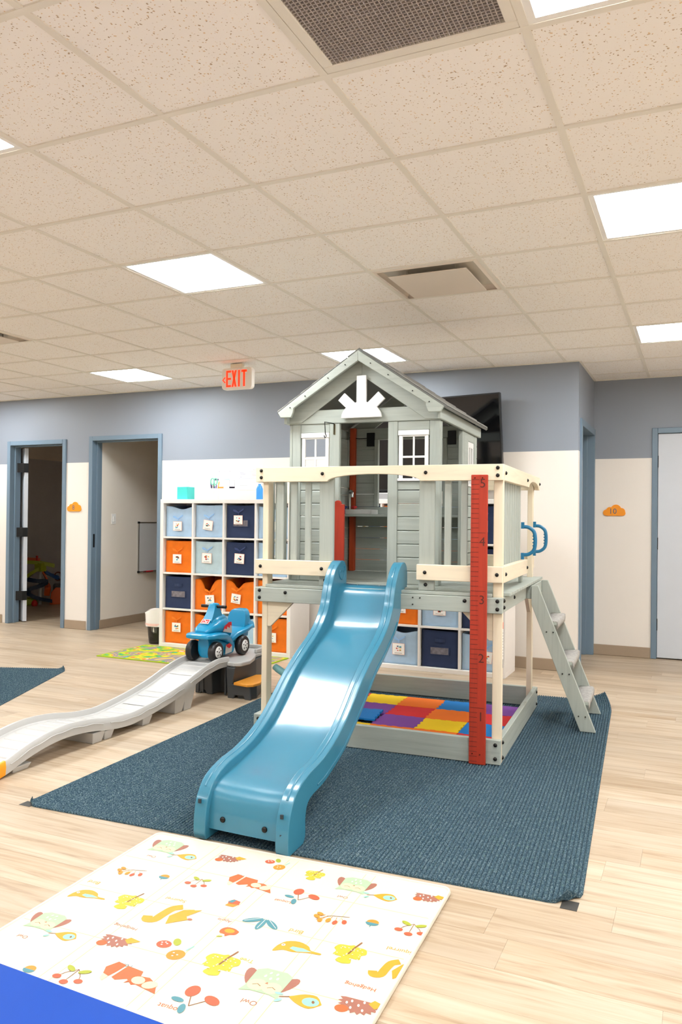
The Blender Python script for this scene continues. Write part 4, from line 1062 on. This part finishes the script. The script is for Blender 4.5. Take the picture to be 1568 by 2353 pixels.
def curl(u, v, cu, cv, size_u, size_v, h, pull):
    d = max(0, 1-abs(u-cu)/size_u-abs(v-cv)/size_v)
    return h*d**1.5, pull*d*(-1 if cu else 1)*d, pull*d*d*(-1 if cv else 1)
def zbig(u, v):
    out = [0, 0, 0]
    for c in ((1, 1, .12, .10, .075, .05), (1, 0, .05, .035, .035, .05), (0, 0, .03, .02, .03, .03)):
        for i, q_ in enumerate(curl(u, v, *c)): out[i] += q_
    return out
rug = sheet('carpet', [(-2.735, 2.645), (-.352, 2.745), (-.555, 5.95), (-2.878, 5.78)], 592, 90, zbig, CZ-.0025, M_CARPET)
tag(rug, 'large ribbed blue-grey carpet under the wooden playset with curled corners', 'rug')
ca, cb_ = Vector((-.93, -.367)), Vector((.40, -.917)); C0_ = Vector((-4.80, 5.115))
rc = [C0_+cb_*1.55+ca*1.9, C0_+cb_*1.55, C0_, C0_+ca*1.9]
def zs(u, v):
    return curl(u, v, 1, 1, .05, .06, .035, .03)
rug2 = sheet('carpet', [tuple(p) for p in rc], 472, 40, zs, CZ-.001, M_CARPET)
tag(rug2, 'smaller ribbed blue-grey carpet at the left edge beyond the toy track', 'rug')
o = MB().box(-.055, .0, -.045, .02, 0, .0010).build('floor_tape', M('tape_black', (52, 50, 46), .5), loc=(-.362, 2.765, .0)); tag(o, 'black square of carpet tape under the near right carpet corner', 'tape', 'carpet tape squares')
o = MB().box(-.012, .05, -.01, .04, 0, .0010).build('floor_tape', M('tape_black', (52, 50, 46), .5), loc=(-2.74, 2.65, .0)); tag(o, 'black square of carpet tape under the near left carpet corner', 'tape', 'carpet tape squares')

# road-map play rug
rr = empty('road_rug', (-4.22, 6.065, 0), .0); tag(rr, 'green and yellow road-map play rug in front of the shelf', 'rug')
mt, nt, b = base_mat('road_rug_print'); v = coords(nt)
n1 = noise_n(nt, v, 3.6, 1, .4, .4); n2 = noise_n(nt, v, 9, 2, .5)
road = ramp(nt, n1, [(.43, (0, 0, 0)), (.435, (1, 1, 1)), (.565, (1, 1, 1)), (.57, (0, 0, 0))])
g_ = ramp(nt, n2, [(.30, lin((40, 140, 226))), (.38, lin((60, 160, 60))), (.46, lin((150, 176, 30))), (.56, lin((210, 200, 30))), (.64, lin((216, 60, 40))), (.70, lin((206, 200, 196)))])
mx = nt.nodes.new('ShaderNodeMix'); mx.data_type = 'RGBA'; nt.links.new(road, mx.inputs[0]); nt.links.new(g_, mx.inputs[6]); mx.inputs[7].default_value = (*lin((140, 130, 130)), 1)
ln = ramp(nt, n1, [(.492, (0, 0, 0)), (.497, (1, 1, 1)), (.503, (1, 1, 1)), (.508, (0, 0, 0))])
m2 = nt.nodes.new('ShaderNodeMix'); m2.data_type = 'RGBA'; nt.links.new(ln, m2.inputs[0]); nt.links.new(mx.outputs[2], m2.inputs[6]); m2.inputs[7].default_value = (*lin((240, 190, 60)), 1)
nt.links.new(m2.outputs[2], b.inputs['Base Color']); b.inputs['Roughness'].default_value = .9
MB().box(-.79, .79, -.34, .34, .0005, .008).build('rug_field', mt, rr)
bd = MB()
for a in ((-.805, .805, -.355, -.34), (-.805, .805, .34, .355), (-.805, -.79, -.34, .34), (.79, .805, -.34, .34)): bd.box(*a, .0005, .009)
bd.build('border', M('rug_lime', (160, 184, 24), .9), rr)

# ---- folding foam mat printed with animals
MW, ML, MT = 1.215, 1.02, .012
mo = Vector((-1.985, 2.632, 0)); MR = math.radians(2.0)
pm_ = empty('play_mat', mo, MR); tag(pm_, 'cream folding foam play mat printed with owls, foxes and leaves', 'play mat')
def rr2(x0, x1, y0, y1, r): return arc(x1-r, y0+r, r, -90, 0, 6)+arc(x1-r, y1-r, r, 0, 90, 6)+arc(x0+r, y1-r, r, 90, 180, 6)+arc(x0+r, y0+r, r, 180, 270, 6)
zb = .002
MB().prism(rr2(0, MW, -ML, 0, .03), 'z', zb, zb+MT).build('foam_body', M('mat_cream', (221, 210, 190), .42, var=.01, bmp=.05, bscale=90), pm_, bevel=.005, segs=3)
er = MB(); rim = rr2(.006, MW-.006, -ML+.006, -.006, .026)
er.tube([(p[0], p[1], zb+MT-.001) for p in rim+rim[:1]], .0055, 6)
er.build('edge_piping', M('mat_edge', (236, 222, 208), .4), pm_, smooth=60)
mu, mv = Vector((math.cos(MR), math.sin(MR), 0)), Vector((-math.sin(MR), math.cos(MR), 0))
def on_mat(px_, py_):
    d = floor_at(px_, py_, zb+MT)-mo; return d.dot(mu), d.dot(mv)
PCOL = {'owl_green': (186, 226, 170), 'brown': (176, 112, 92), 'cream2': (246, 226, 180), 'mintp': (160, 224, 200), 'ochre': (226, 170, 40), 'fox': (226, 108, 52), 'leaf': (208, 198, 50), 'stem': (150, 96, 50), 'berry': (214, 98, 60), 'slate': (84, 148, 158), 'ink': (190, 120, 88), 'white_p': (252, 248, 236), 'line': (250, 222, 160), 'olive': (176, 182, 50), 'teal_txt': (70, 130, 140), 'orange_p': (236, 150, 40)}
PN = list(PCOL); PMAT = [M('mat_print_'+k, tuple(v*.9 for v in c), .5, var=.03, vscale=40) for k, c in PCOL.items()]
ZP = zb+MT+.0006
class PR:
    """a flat print; local drawing axes u (right), v (up) of the picture, which stands upside down to the camera"""
    def __init__(s, cx, cy, k, rot=0): s.c = (cx, cy); s.k = k; s.r = rot+PI; s.mb = MB(); s.n = 0
    def P(s, p):
        c_, s_ = math.cos(s.r), math.sin(s.r); return (s.c[0]+s.k*(c_*p[0]-s_*p[1]), s.c[1]+s.k*(s_*p[0]+c_*p[1]))
    def f(s, pts, col):
        s.n += 1; q_ = [s.P(p) for p in pts]
        if s.k < 0: q_ = q_[::-1]
        if sum(q_[i][0]*q_[(i+1) % len(q_)][1]-q_[(i+1) % len(q_)][0]*q_[i][1] for i in range(len(q_))) < 0: q_ = q_[::-1]
        q_ = [(max(.004, min(MW-.004, a)), max(-ML+.004, min(-.004, b_))) for a, b_ in q_]
        s.mb.poly(q_, ZP+.00012*s.n, PN.index(col)); return s
    def e(s, x, y, rx, ry, col, rot=0, n=16): return s.f(ellipse(x, y, rx, ry, rot, n), col)
    def l(s, pts, wd, col): return s.f(stroke(pts, wd), col)
    def done(s, name): return s.mb.build(name, PMAT, pm_)
def owl(p):
    for sg in (-1, 1): p.e(sg*.42, -.05, .16, .38, 'brown', sg*.5)
    p.f([(-.44, -.38), (-.42, .25), (-.48, .46), (-.22, .38), (.22, .38), (.48, .46), (.42, .25), (.44, -.38), (.25, -.5), (-.25, -.5)], 'owl_green')
    for sg in (-1, 1): p.e(sg*.18, .15, .22, .2, 'cream2'); p.l([(sg*.18-.1, .18), (sg*.18, .12), (sg*.18+.1, .18)], .02, 'stem')
    p.f([(-.04, .06), (.04, .06), (0, -.02)], 'ink')
    for x, y in ((-.15, -.2), (0, -.15), (.15, -.2), (-.08, -.34), (.08, -.34)): p.e(x, y, .03, .05, 'white_p', 0, 8)
def hedgehog(p):
    o_ = []
    for k in range(25):
        a = math.radians(-20+220*k/24); r_ = .5 if k % 2 else .40; o_.append((r_*1.1*math.cos(a), r_*math.sin(a)*.9-.05))
    p.f(o_, 'brown'); p.f([(-.4, .05), (-.62, -.12), (-.7, -.2), (-.3, -.28), (-.2, -.1)], 'ochre')
    p.e(.34, .3, .17, .14, 'fox')
    for x, y in ((-.15, .2), (0, .05), (.15, .2), (.2, -.05), (-.1, -.1), (.3, .05)): p.e(x, y, .03, .055, 'white_p', .3, 8)
def fox(p):
    p.f([(-.05, -.15), (.35, -.2), (.42, .25), (.3, .3), (.1, .18), (-.1, .32), (-.16, .28), (-.12, .05)], 'fox')
    p.f([(.40, -.2), (.62, -.25), (.75, .0), (.66, .2), (.5, .25), (.44, .05)], 'fox'); p.f([(.66, .2), (.5, .25), (.52, .42), (.62, .36)], 'cream2')
    p.f([(-.7, .38), (-.55, .12), (-.3, -.02), (.0, .02), (.08, .32), (-.02, .24), (-.3, .3)], 'fox'); p.e(-.44, .18, .16, .12, 'cream2', .5); p.e(-.14, .14, .15, .12, 'cream2', -.2)
def squirrel(p):
    p.f(stroke(smooth_path([(.62, .3), (.55, .46), (.36, .4), (.32, .1), (.25, -.25), (.05, -.42)], 4), .26), 'ochre')
    p.f([(-.02, .48), (.12, .1), (-.05, -.3), (-.3, -.42), (-.42, -.3), (-.3, -.05), (-.42, .1), (-.2, .3)], 'ochre'); p.f([(-.3, -.38), (-.5, -.48), (-.42, -.3)], 'ochre'); p.e(-.46, .05, .07, .05, 'ink')
def bird(p):
    p.f(smooth_path([(.55, .12), (.4, -.18), (.05, -.3), (-.3, -.18), (-.45, .0), (-.75, .02), (-.76, .1), (-.4, .14), (.0, .26), (.3, .26), (.55, .42), (.56, .2)], 3), 'ochre')
    p.f([(-.5, .06), (-.2, -.02), (.12, .0), (.16, .12), (-.1, .2)], 'mintp'); p.e(.40, .02, .06, .06, 'white_p'); p.e(.40, .02, .025, .025, 'ink')
def oak(p):
    p.f(smooth_path([(0, .5), (-.2, .42), (-.16, .22), (-.36, .2), (-.34, .02), (-.44, -.1), (-.36, -.3), (-.1, -.34), (0, -.4), (.1, -.34), (.36, -.3), (.44, -.1), (.34, .02), (.36, .2), (.16, .22), (.2, .42), (0, .5)], 3), 'leaf'); p.l([(.0, .05), (-.06, -.3), (-.14, -.6)], .05, 'stem')
    rr_ = random.Random(5)
    for _ in range(26): p.e(rr_.uniform(-.32, .32), rr_.uniform(-.28, .3), .022, .016, 'white_p', 0, 6)
def pear(p):
    p.f(smooth_path([(-.5, .0), (-.2, -.34), (.2, -.3), (.5, -.1), (.62, .0), (.5, .1), (.2, .26), (-.2, .32), (-.5, .0)], 3), 'ochre'); p.e(-.12, 0, .28, .22, 'mintp'); p.e(-.2, -.02, .05, .08, 'stem', .5, 8); p.l([(.6, 0), (.9, .12)], .04, 'stem'); p.e(.86, .3, .14, .07, 'mintp', .8); p.e(.98, -.02, .16, .06, 'mintp', 0)
def nut(p): p.e(0, -.12, .4, .34, 'orange_p'); p.f(arc(0, -.06, .44, 0, 180, 12, .36), 'slate'); p.l([(0, .25), (0, .5)], .06, 'slate')
def berries(p):
    for x, y in ((-.42, .25), (0, .45), (.42, .28)): p.l([(0, -.3), (x*.7, 0), (x, y)], .025, 'stem'); p.e(x, y, .16, .12, 'berry')
    p.e(-.28, -.25, .22, .1, 'olive', .5); p.e(.28, -.25, .22, .1, 'olive', -.5)
def branch(p):
    p.l(smooth_path([(.55, .3), (.2, -.1), (-.1, -.2), (-.5, -.3)], 4), .03, 'stem')
    for x, y, r_ in ((-.45, .1, .3), (-.15, .25, 0), (.12, .2, 0), (.4, .3, .3), (.6, .1, .9), (.55, -.1, 1.1)): p.l([(x*.6, -.1), (x, y)], .02, 'orange_p'); p.e(x, y, .09, .15, 'berry' if x < 0 else 'orange_p', r_)
def mushroom(p): p.f([(-.4, .1), (-.3, -.3), (.2, -.42), (.42, -.1), (.3, .16)], 'berry'); p.f([(-.36, .1), (.3, .16), (.36, .42), (-.2, .45)], 'orange_p'); p.f([(.0, -.4), (.3, -.3), (.38, .0), (.1, .0)], 'slate')
def apple(p): p.f(smooth_path([(-.45, -.2), (-.1, -.38), (.3, -.36), (.48, -.1), (.4, .2), (.1, .25), (.0, .4), (-.15, .22), (-.4, .1), (-.45, -.2)], 3), 'fox'); p.e(.02, -.1, .26, .18, 'ochre'); p.e(.22, .5, .15, .06, 'olive', .4)
def loquat(p):
    p.l([(0, .35), (-.3, .0)], .03, 'stem'); p.l([(0, .35), (.2, -.1)], .03, 'stem'); p.e(.25, -.25, .2, .25, 'berry', 0); p.e(-.45, -.08, .26, .16, 'berry', -.4); p.e(.42, .22, .2, .09, 'slate', -.1); p.e(.1, .52, .1, .2, 'slate', .3)
def leaves(p):
    for a in (-.9, 0, 1.0): p.e(.42*math.sin(a), .15+.3*math.cos(a), .12, .34, 'slate', -a); p.l([(0, 0), (.7*math.sin(a), .15+.55*math.cos(a))], .02, 'white_p')
def acorns(p):
    p.e(.4, -.15, .24, .2, 'berry'); p.e(-.25, .2, .28, .26, 'orange_p', .6); p.e(.1, -.4, .12, .2, 'olive', .6); p.l([(-.4, -.1), (-.5, -.4)], .06, 'mintp')
    for x, y in ((.32, -.2), (.45, -.1), (.4, -.25), (.5, -.2), (-.3, .2), (-.2, .3), (-.15, .15)): p.e(x, y, .035, .03, 'white_p', 0, 6)
A1 = lambda x, y: (x/2.8, 1900+y/2.8); A2 = lambda x, y: (480+x/2.7034, 1900+y/2.7034)
S_ = .115
prints = [(owl, A1(1075, 130), .115), (pear, A1(1210, 195), .075), (branch, A1(855, 290), .085), (nut, A1(1055, 325), .045), (hedgehog, A2(130, 195), .09), (berries, A1(1280, 355), .075), (fox, A2(280, 345), .13), (bird, A1(565, 435), .095), (oak, A1(825, 480), .11), (owl, A1(300, 612), .105), (pear, A1(430, 705), .07), (squirrel, A1(1130, 568), .125), (mushroom, A2(155, 475), .055), (apple, A2(125, 655), .065), (hedgehog, A1(755, 730), .10), (acorns, A1(1110, 790), .10), (oak, A2(70, 850), .125), (fox, A1(880, 955), .14), (loquat, A1(1260, 1105), .10), (berries, A1(470, 950), .085), (nut, A1(185, 920), .045),
 (acorns, A2(420, 235), .08), (oak, A2(655, 300), .085), (loquat, A2(580, 430), .09), (owl, A2(905, 365), .11), (pear, A2(1105, 440), .075), (hedgehog, A2(1365, 437), .09), (branch, A2(775, 570), .09), (nut, A2(1015, 600), .05), (berries, A2(1262, 630), .085), (leaves, A2(365, 565), .10), (bird, A2(545, 750), .105), (oak, A2(870, 785), .115), (squirrel, A2(1170, 890), .10), (owl, A2(365, 970), .125), (pear, A2(610, 1085), .085), (hedgehog, A2(935, 1105), .11)]
for fn, pxy, k in prints:
    u, v = on_mat(*pxy); p = PR(u, v, k); fn(p); p.done('printed_'+fn.__name__)
for s_, pxy, wd, col in (('Owl', A1(975, 190), .036, 'ink'), ('Bird', A1(605, 357), .045, 'ochre'), ('Owl', A1(145, 705), .036, 'ink'), ('Squirrel', A1(1135, 468), .075, 'ochre'), ('Apple', A2(100, 580), .05, 'ink'), ('Hedgehog', A1(810, 642), .085, 'ink'), ('Fox', A1(810, 895), .036, 'teal_txt'), ('Loquat', A1(1092, 1160), .07, 'fox'), ('Fox', A2(195, 303), .03, 'teal_txt'), ('Loquat', A2(460, 460), .06, 'fox'), ('Owl', A2(832, 437), .036, 'ink'), ('Bird', A2(542, 650), .045, 'ochre'), ('Squirrel', A2(1190, 767), .08, 'ochre'), ('Tree', A2(235, 830), .045, 'leaf'), ('Owl', A2(250, 1090), .045, 'ink'), ('Hedgehog', A2(942, 990), .09, 'fox')):
    u, v = on_mat(*pxy); mb = MB(); text_into(mb, s_, lambda a, b_: (u-a, v-b_, ZP), width=wd); mb.build('printed_word', PMAT[PN.index(col)], pm_)
# fold creases
cs = MB()
for k in (1, 2, 3):
    x = MW*k/4+.01
    for d in (-.018, .018): cs.box(x+d-.0012, x+d+.0012, -ML+.03, -.02, ZP-.0005, ZP-.0003)
for k in (1, 2, 3): cs.box(.02, MW-.02, -ML*k/4+.02-.0012, -ML*k/4+.02+.0012, ZP-.0005, ZP-.0003)
cs.build('fold_lines', PMAT[PN.index('line')], pm_)
# royal blue tumbling mat lying over the near end of the play mat
tm = empty('tumbling_mat', (0, 0, 0)); tag(tm, 'royal blue vinyl tumbling mat at the near left corner', 'gym mat')
e0, e1 = floor_at(0, 2210, .05), floor_at(390, 2353, .05)
d_ = (e1-e0); d_.z = 0; d_.normalize(); nn = Vector((d_.y, -d_.x, 0))
c_ = [e0-d_*.7, e0+d_*1.3, e0+d_*1.3+nn*.9, e0-d_*.7+nn*.9]
MB().prism([(p.x, p.y) for p in c_], 'z', .0165, .05).build('vinyl_cover', M('royal_blue_vinyl', (2, 68, 166), .5, var=.02, spec=.2, bmp=.08, bscale=500), tm, bevel=.008, segs=3)
sm = [(p.x, p.y, .033) for p in (c_[0]-nn*.0, c_[1]-nn*.0)]
MB().tube(sm, .003, 6).build('seam', M('royal_blue_vinyl', (14, 74, 206)), tm)

# ================================================================== toy coaster track (runs along -y), platform and car
tk = empty('coaster_track', (0, 0, 0)); tag(tk, 'pale grey plastic toy coaster track with rolling humps and dark platform', 'toy track')
M_TRK = M('track_grey', (192, 190, 186), .38, var=.02); M_DK = M('dark_grey_plastic', (66, 68, 70), .45, var=.04); M_STEP = M('mustard_plastic', (226, 150, 48), .4)
XN, XF = -3.088, -3.392
prof = smooth_path([(2.44, .044), (2.60, .046), (2.74, .060), (2.876, .084), (2.946, .106), (3.053, .136), (3.167, .157), (3.286, .166), (3.412, .160), (3.51, .147), (3.598, .131), (3.70, .118), (3.812, .112), (3.9, .118), (4.015, .131), (4.16, .153), (4.275, .175), (4.382, .200), (4.467, .225), (4.569, .252), (4.675, .274), (4.786, .285), (4.895, .281)], 3)
def track_seg(y0, y1, mat, name):
    pts = [p for p in prof if y0-1e-6 <= p[0] <= y1+1e-6]; rings = []
    for (yy, z) in pts:
        zb_ = max(.006, z-.070)
        sec = [(XF, zb_), (XF, z-.004), (XF+.004, z), (XF+.016, z), (XF+.019, z-.006), (XF+.022, z-.032), (XF+.028, z-.038), (XN-.028, z-.038), (XN-.022, z-.032), (XN-.019, z-.006), (XN-.016, z), (XN-.004, z), (XN, z-.004), (XN+.004, z-.03), (XN, zb_), (XN-.02, zb_), (XF+.02, zb_)]
        rings.append([(x, yy, q_) for x, q_ in sec])
    return MB().loft(rings).build(name, mat, tk, smooth=38)
ys_ = [p[0] for p in prof]
def near(v): return min(ys_, key=lambda a: abs(a-v))
def ztop(yy): return min(prof, key=lambda p: abs(p[0]-yy))[1]
ya, yb, yc, yd = near(2.876), near(3.598), near(4.382), near(4.895)
track_seg(ys_[0], ya, M('track_end_orange', (246, 158, 24), .4), 'end_section')
for a, b_ in ((ya, yb), (yb, yc), (yc, yd)):
    sg = track_seg(a+.0, b_-.0, M_TRK, 'track_section')
    yy = a+.07
    while yy < b_-.05:
        z = ztop(yy)-.0375; sl_ = (ztop(yy+.03)-ztop(yy-.03))/.06
        MB().loft([[(XF+.055, yy-.006, z-.006*sl_), (XF+.055, yy, z+.004), (XF+.055, yy+.006, z+.006*sl_)], [(XN-.055, yy-.006, z-.006*sl_), (XN-.055, yy, z+.004), (XN-.055, yy+.006, z+.006*sl_)]]).build('tread_rib', M_TRK, sg)
        yy += .075
    jn = MB().tube([(XN+.0045, p[0], p[1]-.03+.003*math.sin(40*p[0])) for p in prof if a+.02 < p[0] < b_-.02], .0028, 5).build('rail_moulding', M_TRK, sg)
for y0, y1, w0 in ((3.50, 3.60, 0), (3.60, 3.68, 0), (4.27, 4.37, .03), (4.37, 4.47, .03), (3.94, 4.03, 0), (2.93, 3.05, 0)):
    zt = max(.03, min(ztop(y0), ztop(y1))-.066)
    r0 = [(XF+.012, y0+.012, 0), (XN-.022, y0+.012, 0), (XN-.022, y1-.012, 0), (XF+.012, y1-.012, 0)]
    r1 = [(XF+.004, y0-.004, zt), (XN-.006, y0-.004, zt), (XN-.006, y1+w0, zt+w0), (XF+.004, y1+w0, zt+w0)]
    MB().loft([r0, r1]).build('support_foot', M_TRK, tk, bevel=.004)
# platform with dark base and step
ZPf = .247
outl = [(-3.39, 4.90), (-3.03, 4.86), (-2.985, 4.90), (-2.975, 5.0), (-3.02, 5.14), (-3.08, 5.26), (-3.09, 5.50), (-3.39, 5.50)]
MB().prism(outl, 'z', ZPf-.03, ZPf).build('platform', M_TRK, tk, bevel=.008, segs=3)
for a in ((XF, XF+.025, 4.90, 5.5), (XF+.025, XN-.025, 5.475, 5.5), (XN-.02, XN+.005, 5.28, 5.5)): box('platform_lip', M_TRK, tk, *a, ZPf, ZPf+.03, .006, 2)
def wallp(x0, x1, y, name='base_panel', tz=ZPf-.031):
    MB().prism([(x0, 0), (x0+.05, 0), (x0+.06, .025), (x1-.06, .025), (x1-.05, 0), (x1, 0), (x1-.01, tz), (x0+.01, tz)], 'y', y, y+.018).build(name, M_DK, tk, bevel=.004, segs=1)
wallp(-3.365, -3.215, 4.875); wallp(-3.06, -2.868, 4.832, tz=.10); wallp(-3.375, -3.11, 5.46)
MB().prism([(-3.06, .0), (-3.02, 0), (-3.02, .1), (-3.0, ZPf-.031), (-3.075, ZPf-.031)], 'y', 4.833, 4.853).build('base_post', M_DK, tk, bevel=.004, segs=1)
MB().prism([(-3.37, 4.89), (-3.22, 4.89), (-3.2, 4.96), (-3.07, 4.96), (-3.06, 4.86), (-3.02, 4.86), (-3.04, 5.2), (-3.1, 5.46), (-3.37, 5.46)], 'z', .004, ZPf-.032).build('base_core', M_DK, tk)
for x in (-3.34, -3.30, -3.11): box('base_rib', M_DK, tk, x, x+.012, 4.868, 4.885, .01, ZPf-.035, .002)
MB().prism([(-3.005, 4.822), (-2.88, 4.80), (-2.845, 4.83), (-2.835, 4.91), (-2.93, 5.19), (-3.01, 5.14)], 'z', .097, .117).build('step_top', M_STEP, tk, bevel=.006, segs=3)
MB().prism([(-2.99, 4.86), (-2.89, 4.86), (-2.87, 4.92), (-2.95, 5.12), (-3.0, 5.1)], 'z', .002, .0968).build('step_core', M_DK, tk)

# ---- ride-on car on the platform
car = empty('ride_on_car', (-3.243, 4.99, ZPf+.001)); tag(car, 'bright blue plastic ride-on toy car with black handlebar on the track platform', 'ride-on toy')
M_CAR = M('bright_blue_plastic', (8, 142, 188), .3, var=.02, coat=.2)
def sect(y, hw, z0, z1, n=16, e=3.2, dz=0):
    out = []
    for k in range(n):
        a = 2*PI*(k+.5)/n; ca_, sa_ = math.cos(a), math.sin(a)
        x = hw*math.copysign(abs(ca_)**(2/e), ca_); z = (z0+z1)/2+(z1-z0)/2*math.copysign(abs(sa_)**(2/e), sa_)
        out.append((x, y, z))
    return out
body = MB()
# lower hull (forward = -y)
body.loft([sect(-.195, .045, .05, .17), sect(-.18, .056, .025, .18), sect(-.10, .062, .02, .18), sect(-.07, .088, .02, .15), sect(0, .095, .02, .13), sect(.07, .095, .02, .13), sect(.10, .064, .03, .17), sect(.2, .06, .06, .19), sect(.30, .05, .11, .2), sect(.36, .035, .15, .2)])
# rear fender flange
body.loft([sect(.06, .085, .10, .15, e=4), sect(.12, .102, .135, .185, e=4), sect(.25, .108, .158, .205, e=4), sect(.33, .10, .178, .215, e=4), sect(.385, .07, .19, .218, e=4), sect(.40, .04, .195, .215, e=4)])
# wide nose shelf sweeping down to the running board
body.loft([sect(-.285, .06, .18, .20, e=4), sect(-.275, .095, .17, .205, e=4), sect(-.235, .12, .165, .21, e=4), sect(-.15, .126, .155, .212, e=4), sect(-.06, .122, .14, .20, e=4), sect(0, .112, .11, .175, e=4), sect(.05, .10, .07, .135, e=4)])
# hood in two steps
body.loft([sect(-.232, .045, .20, .228, e=2.6), sect(-.205, .072, .20, .250, e=2.6), sect(-.15, .084, .19, .278, e=2.6), sect(-.08, .089, .18, .298, e=2.6), sect(0, .089, .16, .305, e=2.8), sect(.04, .082, .15, .29, e=2.8), sect(.06, .074, .14, .24, e=3)])
body.loft([sect(-.19, .036, .22, .262, e=2.6), sect(-.13, .060, .22, .300, e=2.6), sect(-.06, .066, .2, .320, e=2.6), sect(.01, .066, .2, .324, e=2.8), sect(.035, .058, .2, .31, e=3)])
# steering column
body.loft([[(-w_, yf, z), (w_, yf, z), (w_*1.1, yr_, z), (-w_*1.1, yr_, z)] for z, yf, yr_, w_ in ((.24, -.175, .0, .044), (.30, -.145, -.01, .038), (.345, -.112, -.02, .032), (.385, -.094, -.03, .029), (.402, -.086, -.036, .024), (.408, -.075, -.045, .014))])
# seat pan, backrest, tail hump
body.loft([sect(.04, .07, .11, .152, e=5), sect(.14, .072, .11, .15, e=5), sect(.25, .072, .12, .165, e=5)])
body.loft([[(-k, y, z), (k, y, z), (k*.96, y+.07, z), (-k*.96, y+.07, z)] for z, y, k in ((.13, .222, .080), (.20, .235, .080), (.27, .252, .078), (.30, .258, .072), (.322, .264, .056), (.332, .272, .034))])
body.loft([[(-k, .295, z), (k, .295, z), (k*.95, .295+d, z), (-k*.95, .295+d, z)] for z, k, d in ((.18, .085, .095), (.225, .080, .085), (.235, .070, .06), (.27, .064, .045), (.278, .05, .03))])
body.build('body', M_CAR, car, bevel=.007, segs=3, smooth=50)
hb = MB().tube([(-.105, -.065, .384), (.105, -.065, .384)], .0115, 10).build('handlebar', M_BLACK, car, smooth=40)
for sx in (-1, 1):
    for yy in (-.18, .18):
        wx = sx*.0955
        wh = MB().lathe([(.03, -.024), (.066, -.024), (.073, -.015), (.0745, 0), (.073, .015), (.066, .024), (.03, .024)], n=24, axis='x').build('wheel', M('black_rubber_plastic', (28, 26, 26), .4), car, smooth=40, loc=(wx, yy, .0745))
        hub = MB().lathe([(.042, 0), (.042, .004), (.038, .007), (.001, .008)], n=20, axis='x')
        hub.v = [(p[0]*sx, p[1], p[2]) for p in hub.v]
        h_ = hub.build('hubcap', M_PLWHITE, wh, smooth=40, loc=(sx*.022, 0, 0))
        hl = MB()
        for k in range(5):
            a = 2*PI*k/5+.3; hl.add([(sx*.0295, p[0], p[1]) for p in ellipse(.024*math.cos(a), .024*math.sin(a), .009, .005, a)], [tuple(range(18))])
        hl.add([(sx*.0305, p[0], p[1]) for p in ellipse(0, 0, .006, .006)], [tuple(range(18))])
        hl.build('hub_holes', M_BLACK, wh)
# decals: flame-shaped side stickers and the front emblem
DR, DG, DW = M('decal_red', (222, 34, 40), .35, var=0), M('decal_silver', (196, 190, 184), .35, var=0), M('decal_white', (246, 240, 234), .35, var=0)
dc = MB()
def side(pts, xf, mi): dc.add([(xf(p), p[0], p[1]) for p in pts], [tuple(range(len(pts)))], mi)
xf = lambda p: .0885+.002
sh = lambda L: [(a+.095, b_-.018) for a, b_ in L]
side(sh([(-.175, .225), (-.155, .262), (-.10, .285), (-.06, .285), (-.055, .25), (-.075, .262), (-.085, .24), (-.115, .255), (-.125, .235), (-.15, .245)]), xf, 0)
side(sh([(-.175, .225), (-.15, .245), (-.125, .235), (-.115, .255), (-.085, .24), (-.075, .262), (-.055, .25), (-.055, .20), (-.10, .21)]), xf, 1)
dc.build('hood_decal', [DR, DG], car); dc = MB()
xf2 = lambda p: .0965
side([(-.05, .105), (.045, .12), (.04, .095), (.0, .075), (-.03, .088)], xf2, 0); side([(-.05, .105), (-.03, .088), (.0, .075), (.04, .095), (.03, .045), (-.055, .04)], xf2, 1)
dc.build('lower_decal', [DR, DG], car)
em = MB().box(-.034, .034, -.0015, .0015, -.022, .022, 0).box(-.029, .029, -.0022, -.0015, -.018, .018, 1)
em.add([(p[0], -.0025, p[1]) for p in stroke(smooth_path([(-.022, .0), (-.012, .012), (0, .004), (.008, -.004), (.022, .006)], 3), .006)], [tuple(range(2*len(smooth_path([(-.022, .0), (-.012, .012), (0, .004), (.008, -.004), (.022, .006)], 3))))], 0)
em.box(-.022, .022, -.0026, -.0022, -.014, -.009, 0)
eo = em.build('front_emblem', [DW, DR], car, loc=(0, -.172, .285)); eo.rotation_euler[0] = math.radians(-52)
sbr = empty('sound_bar', (-2.45, 6.60, 1.456)); tag(sbr, 'pale grey sound bar on the shelf under the television', 'speaker')
MB().box(-.4, .4, -.045, .045, .0, .06).build('casing', M('soundbar_grey', (176, 174, 172), .5), sbr, bevel=.008)
MB().box(-.39, .39, -.0465, -.045, .008, .052).build('grille', M('soundbar_mesh', (140, 138, 138), .8), sbr)
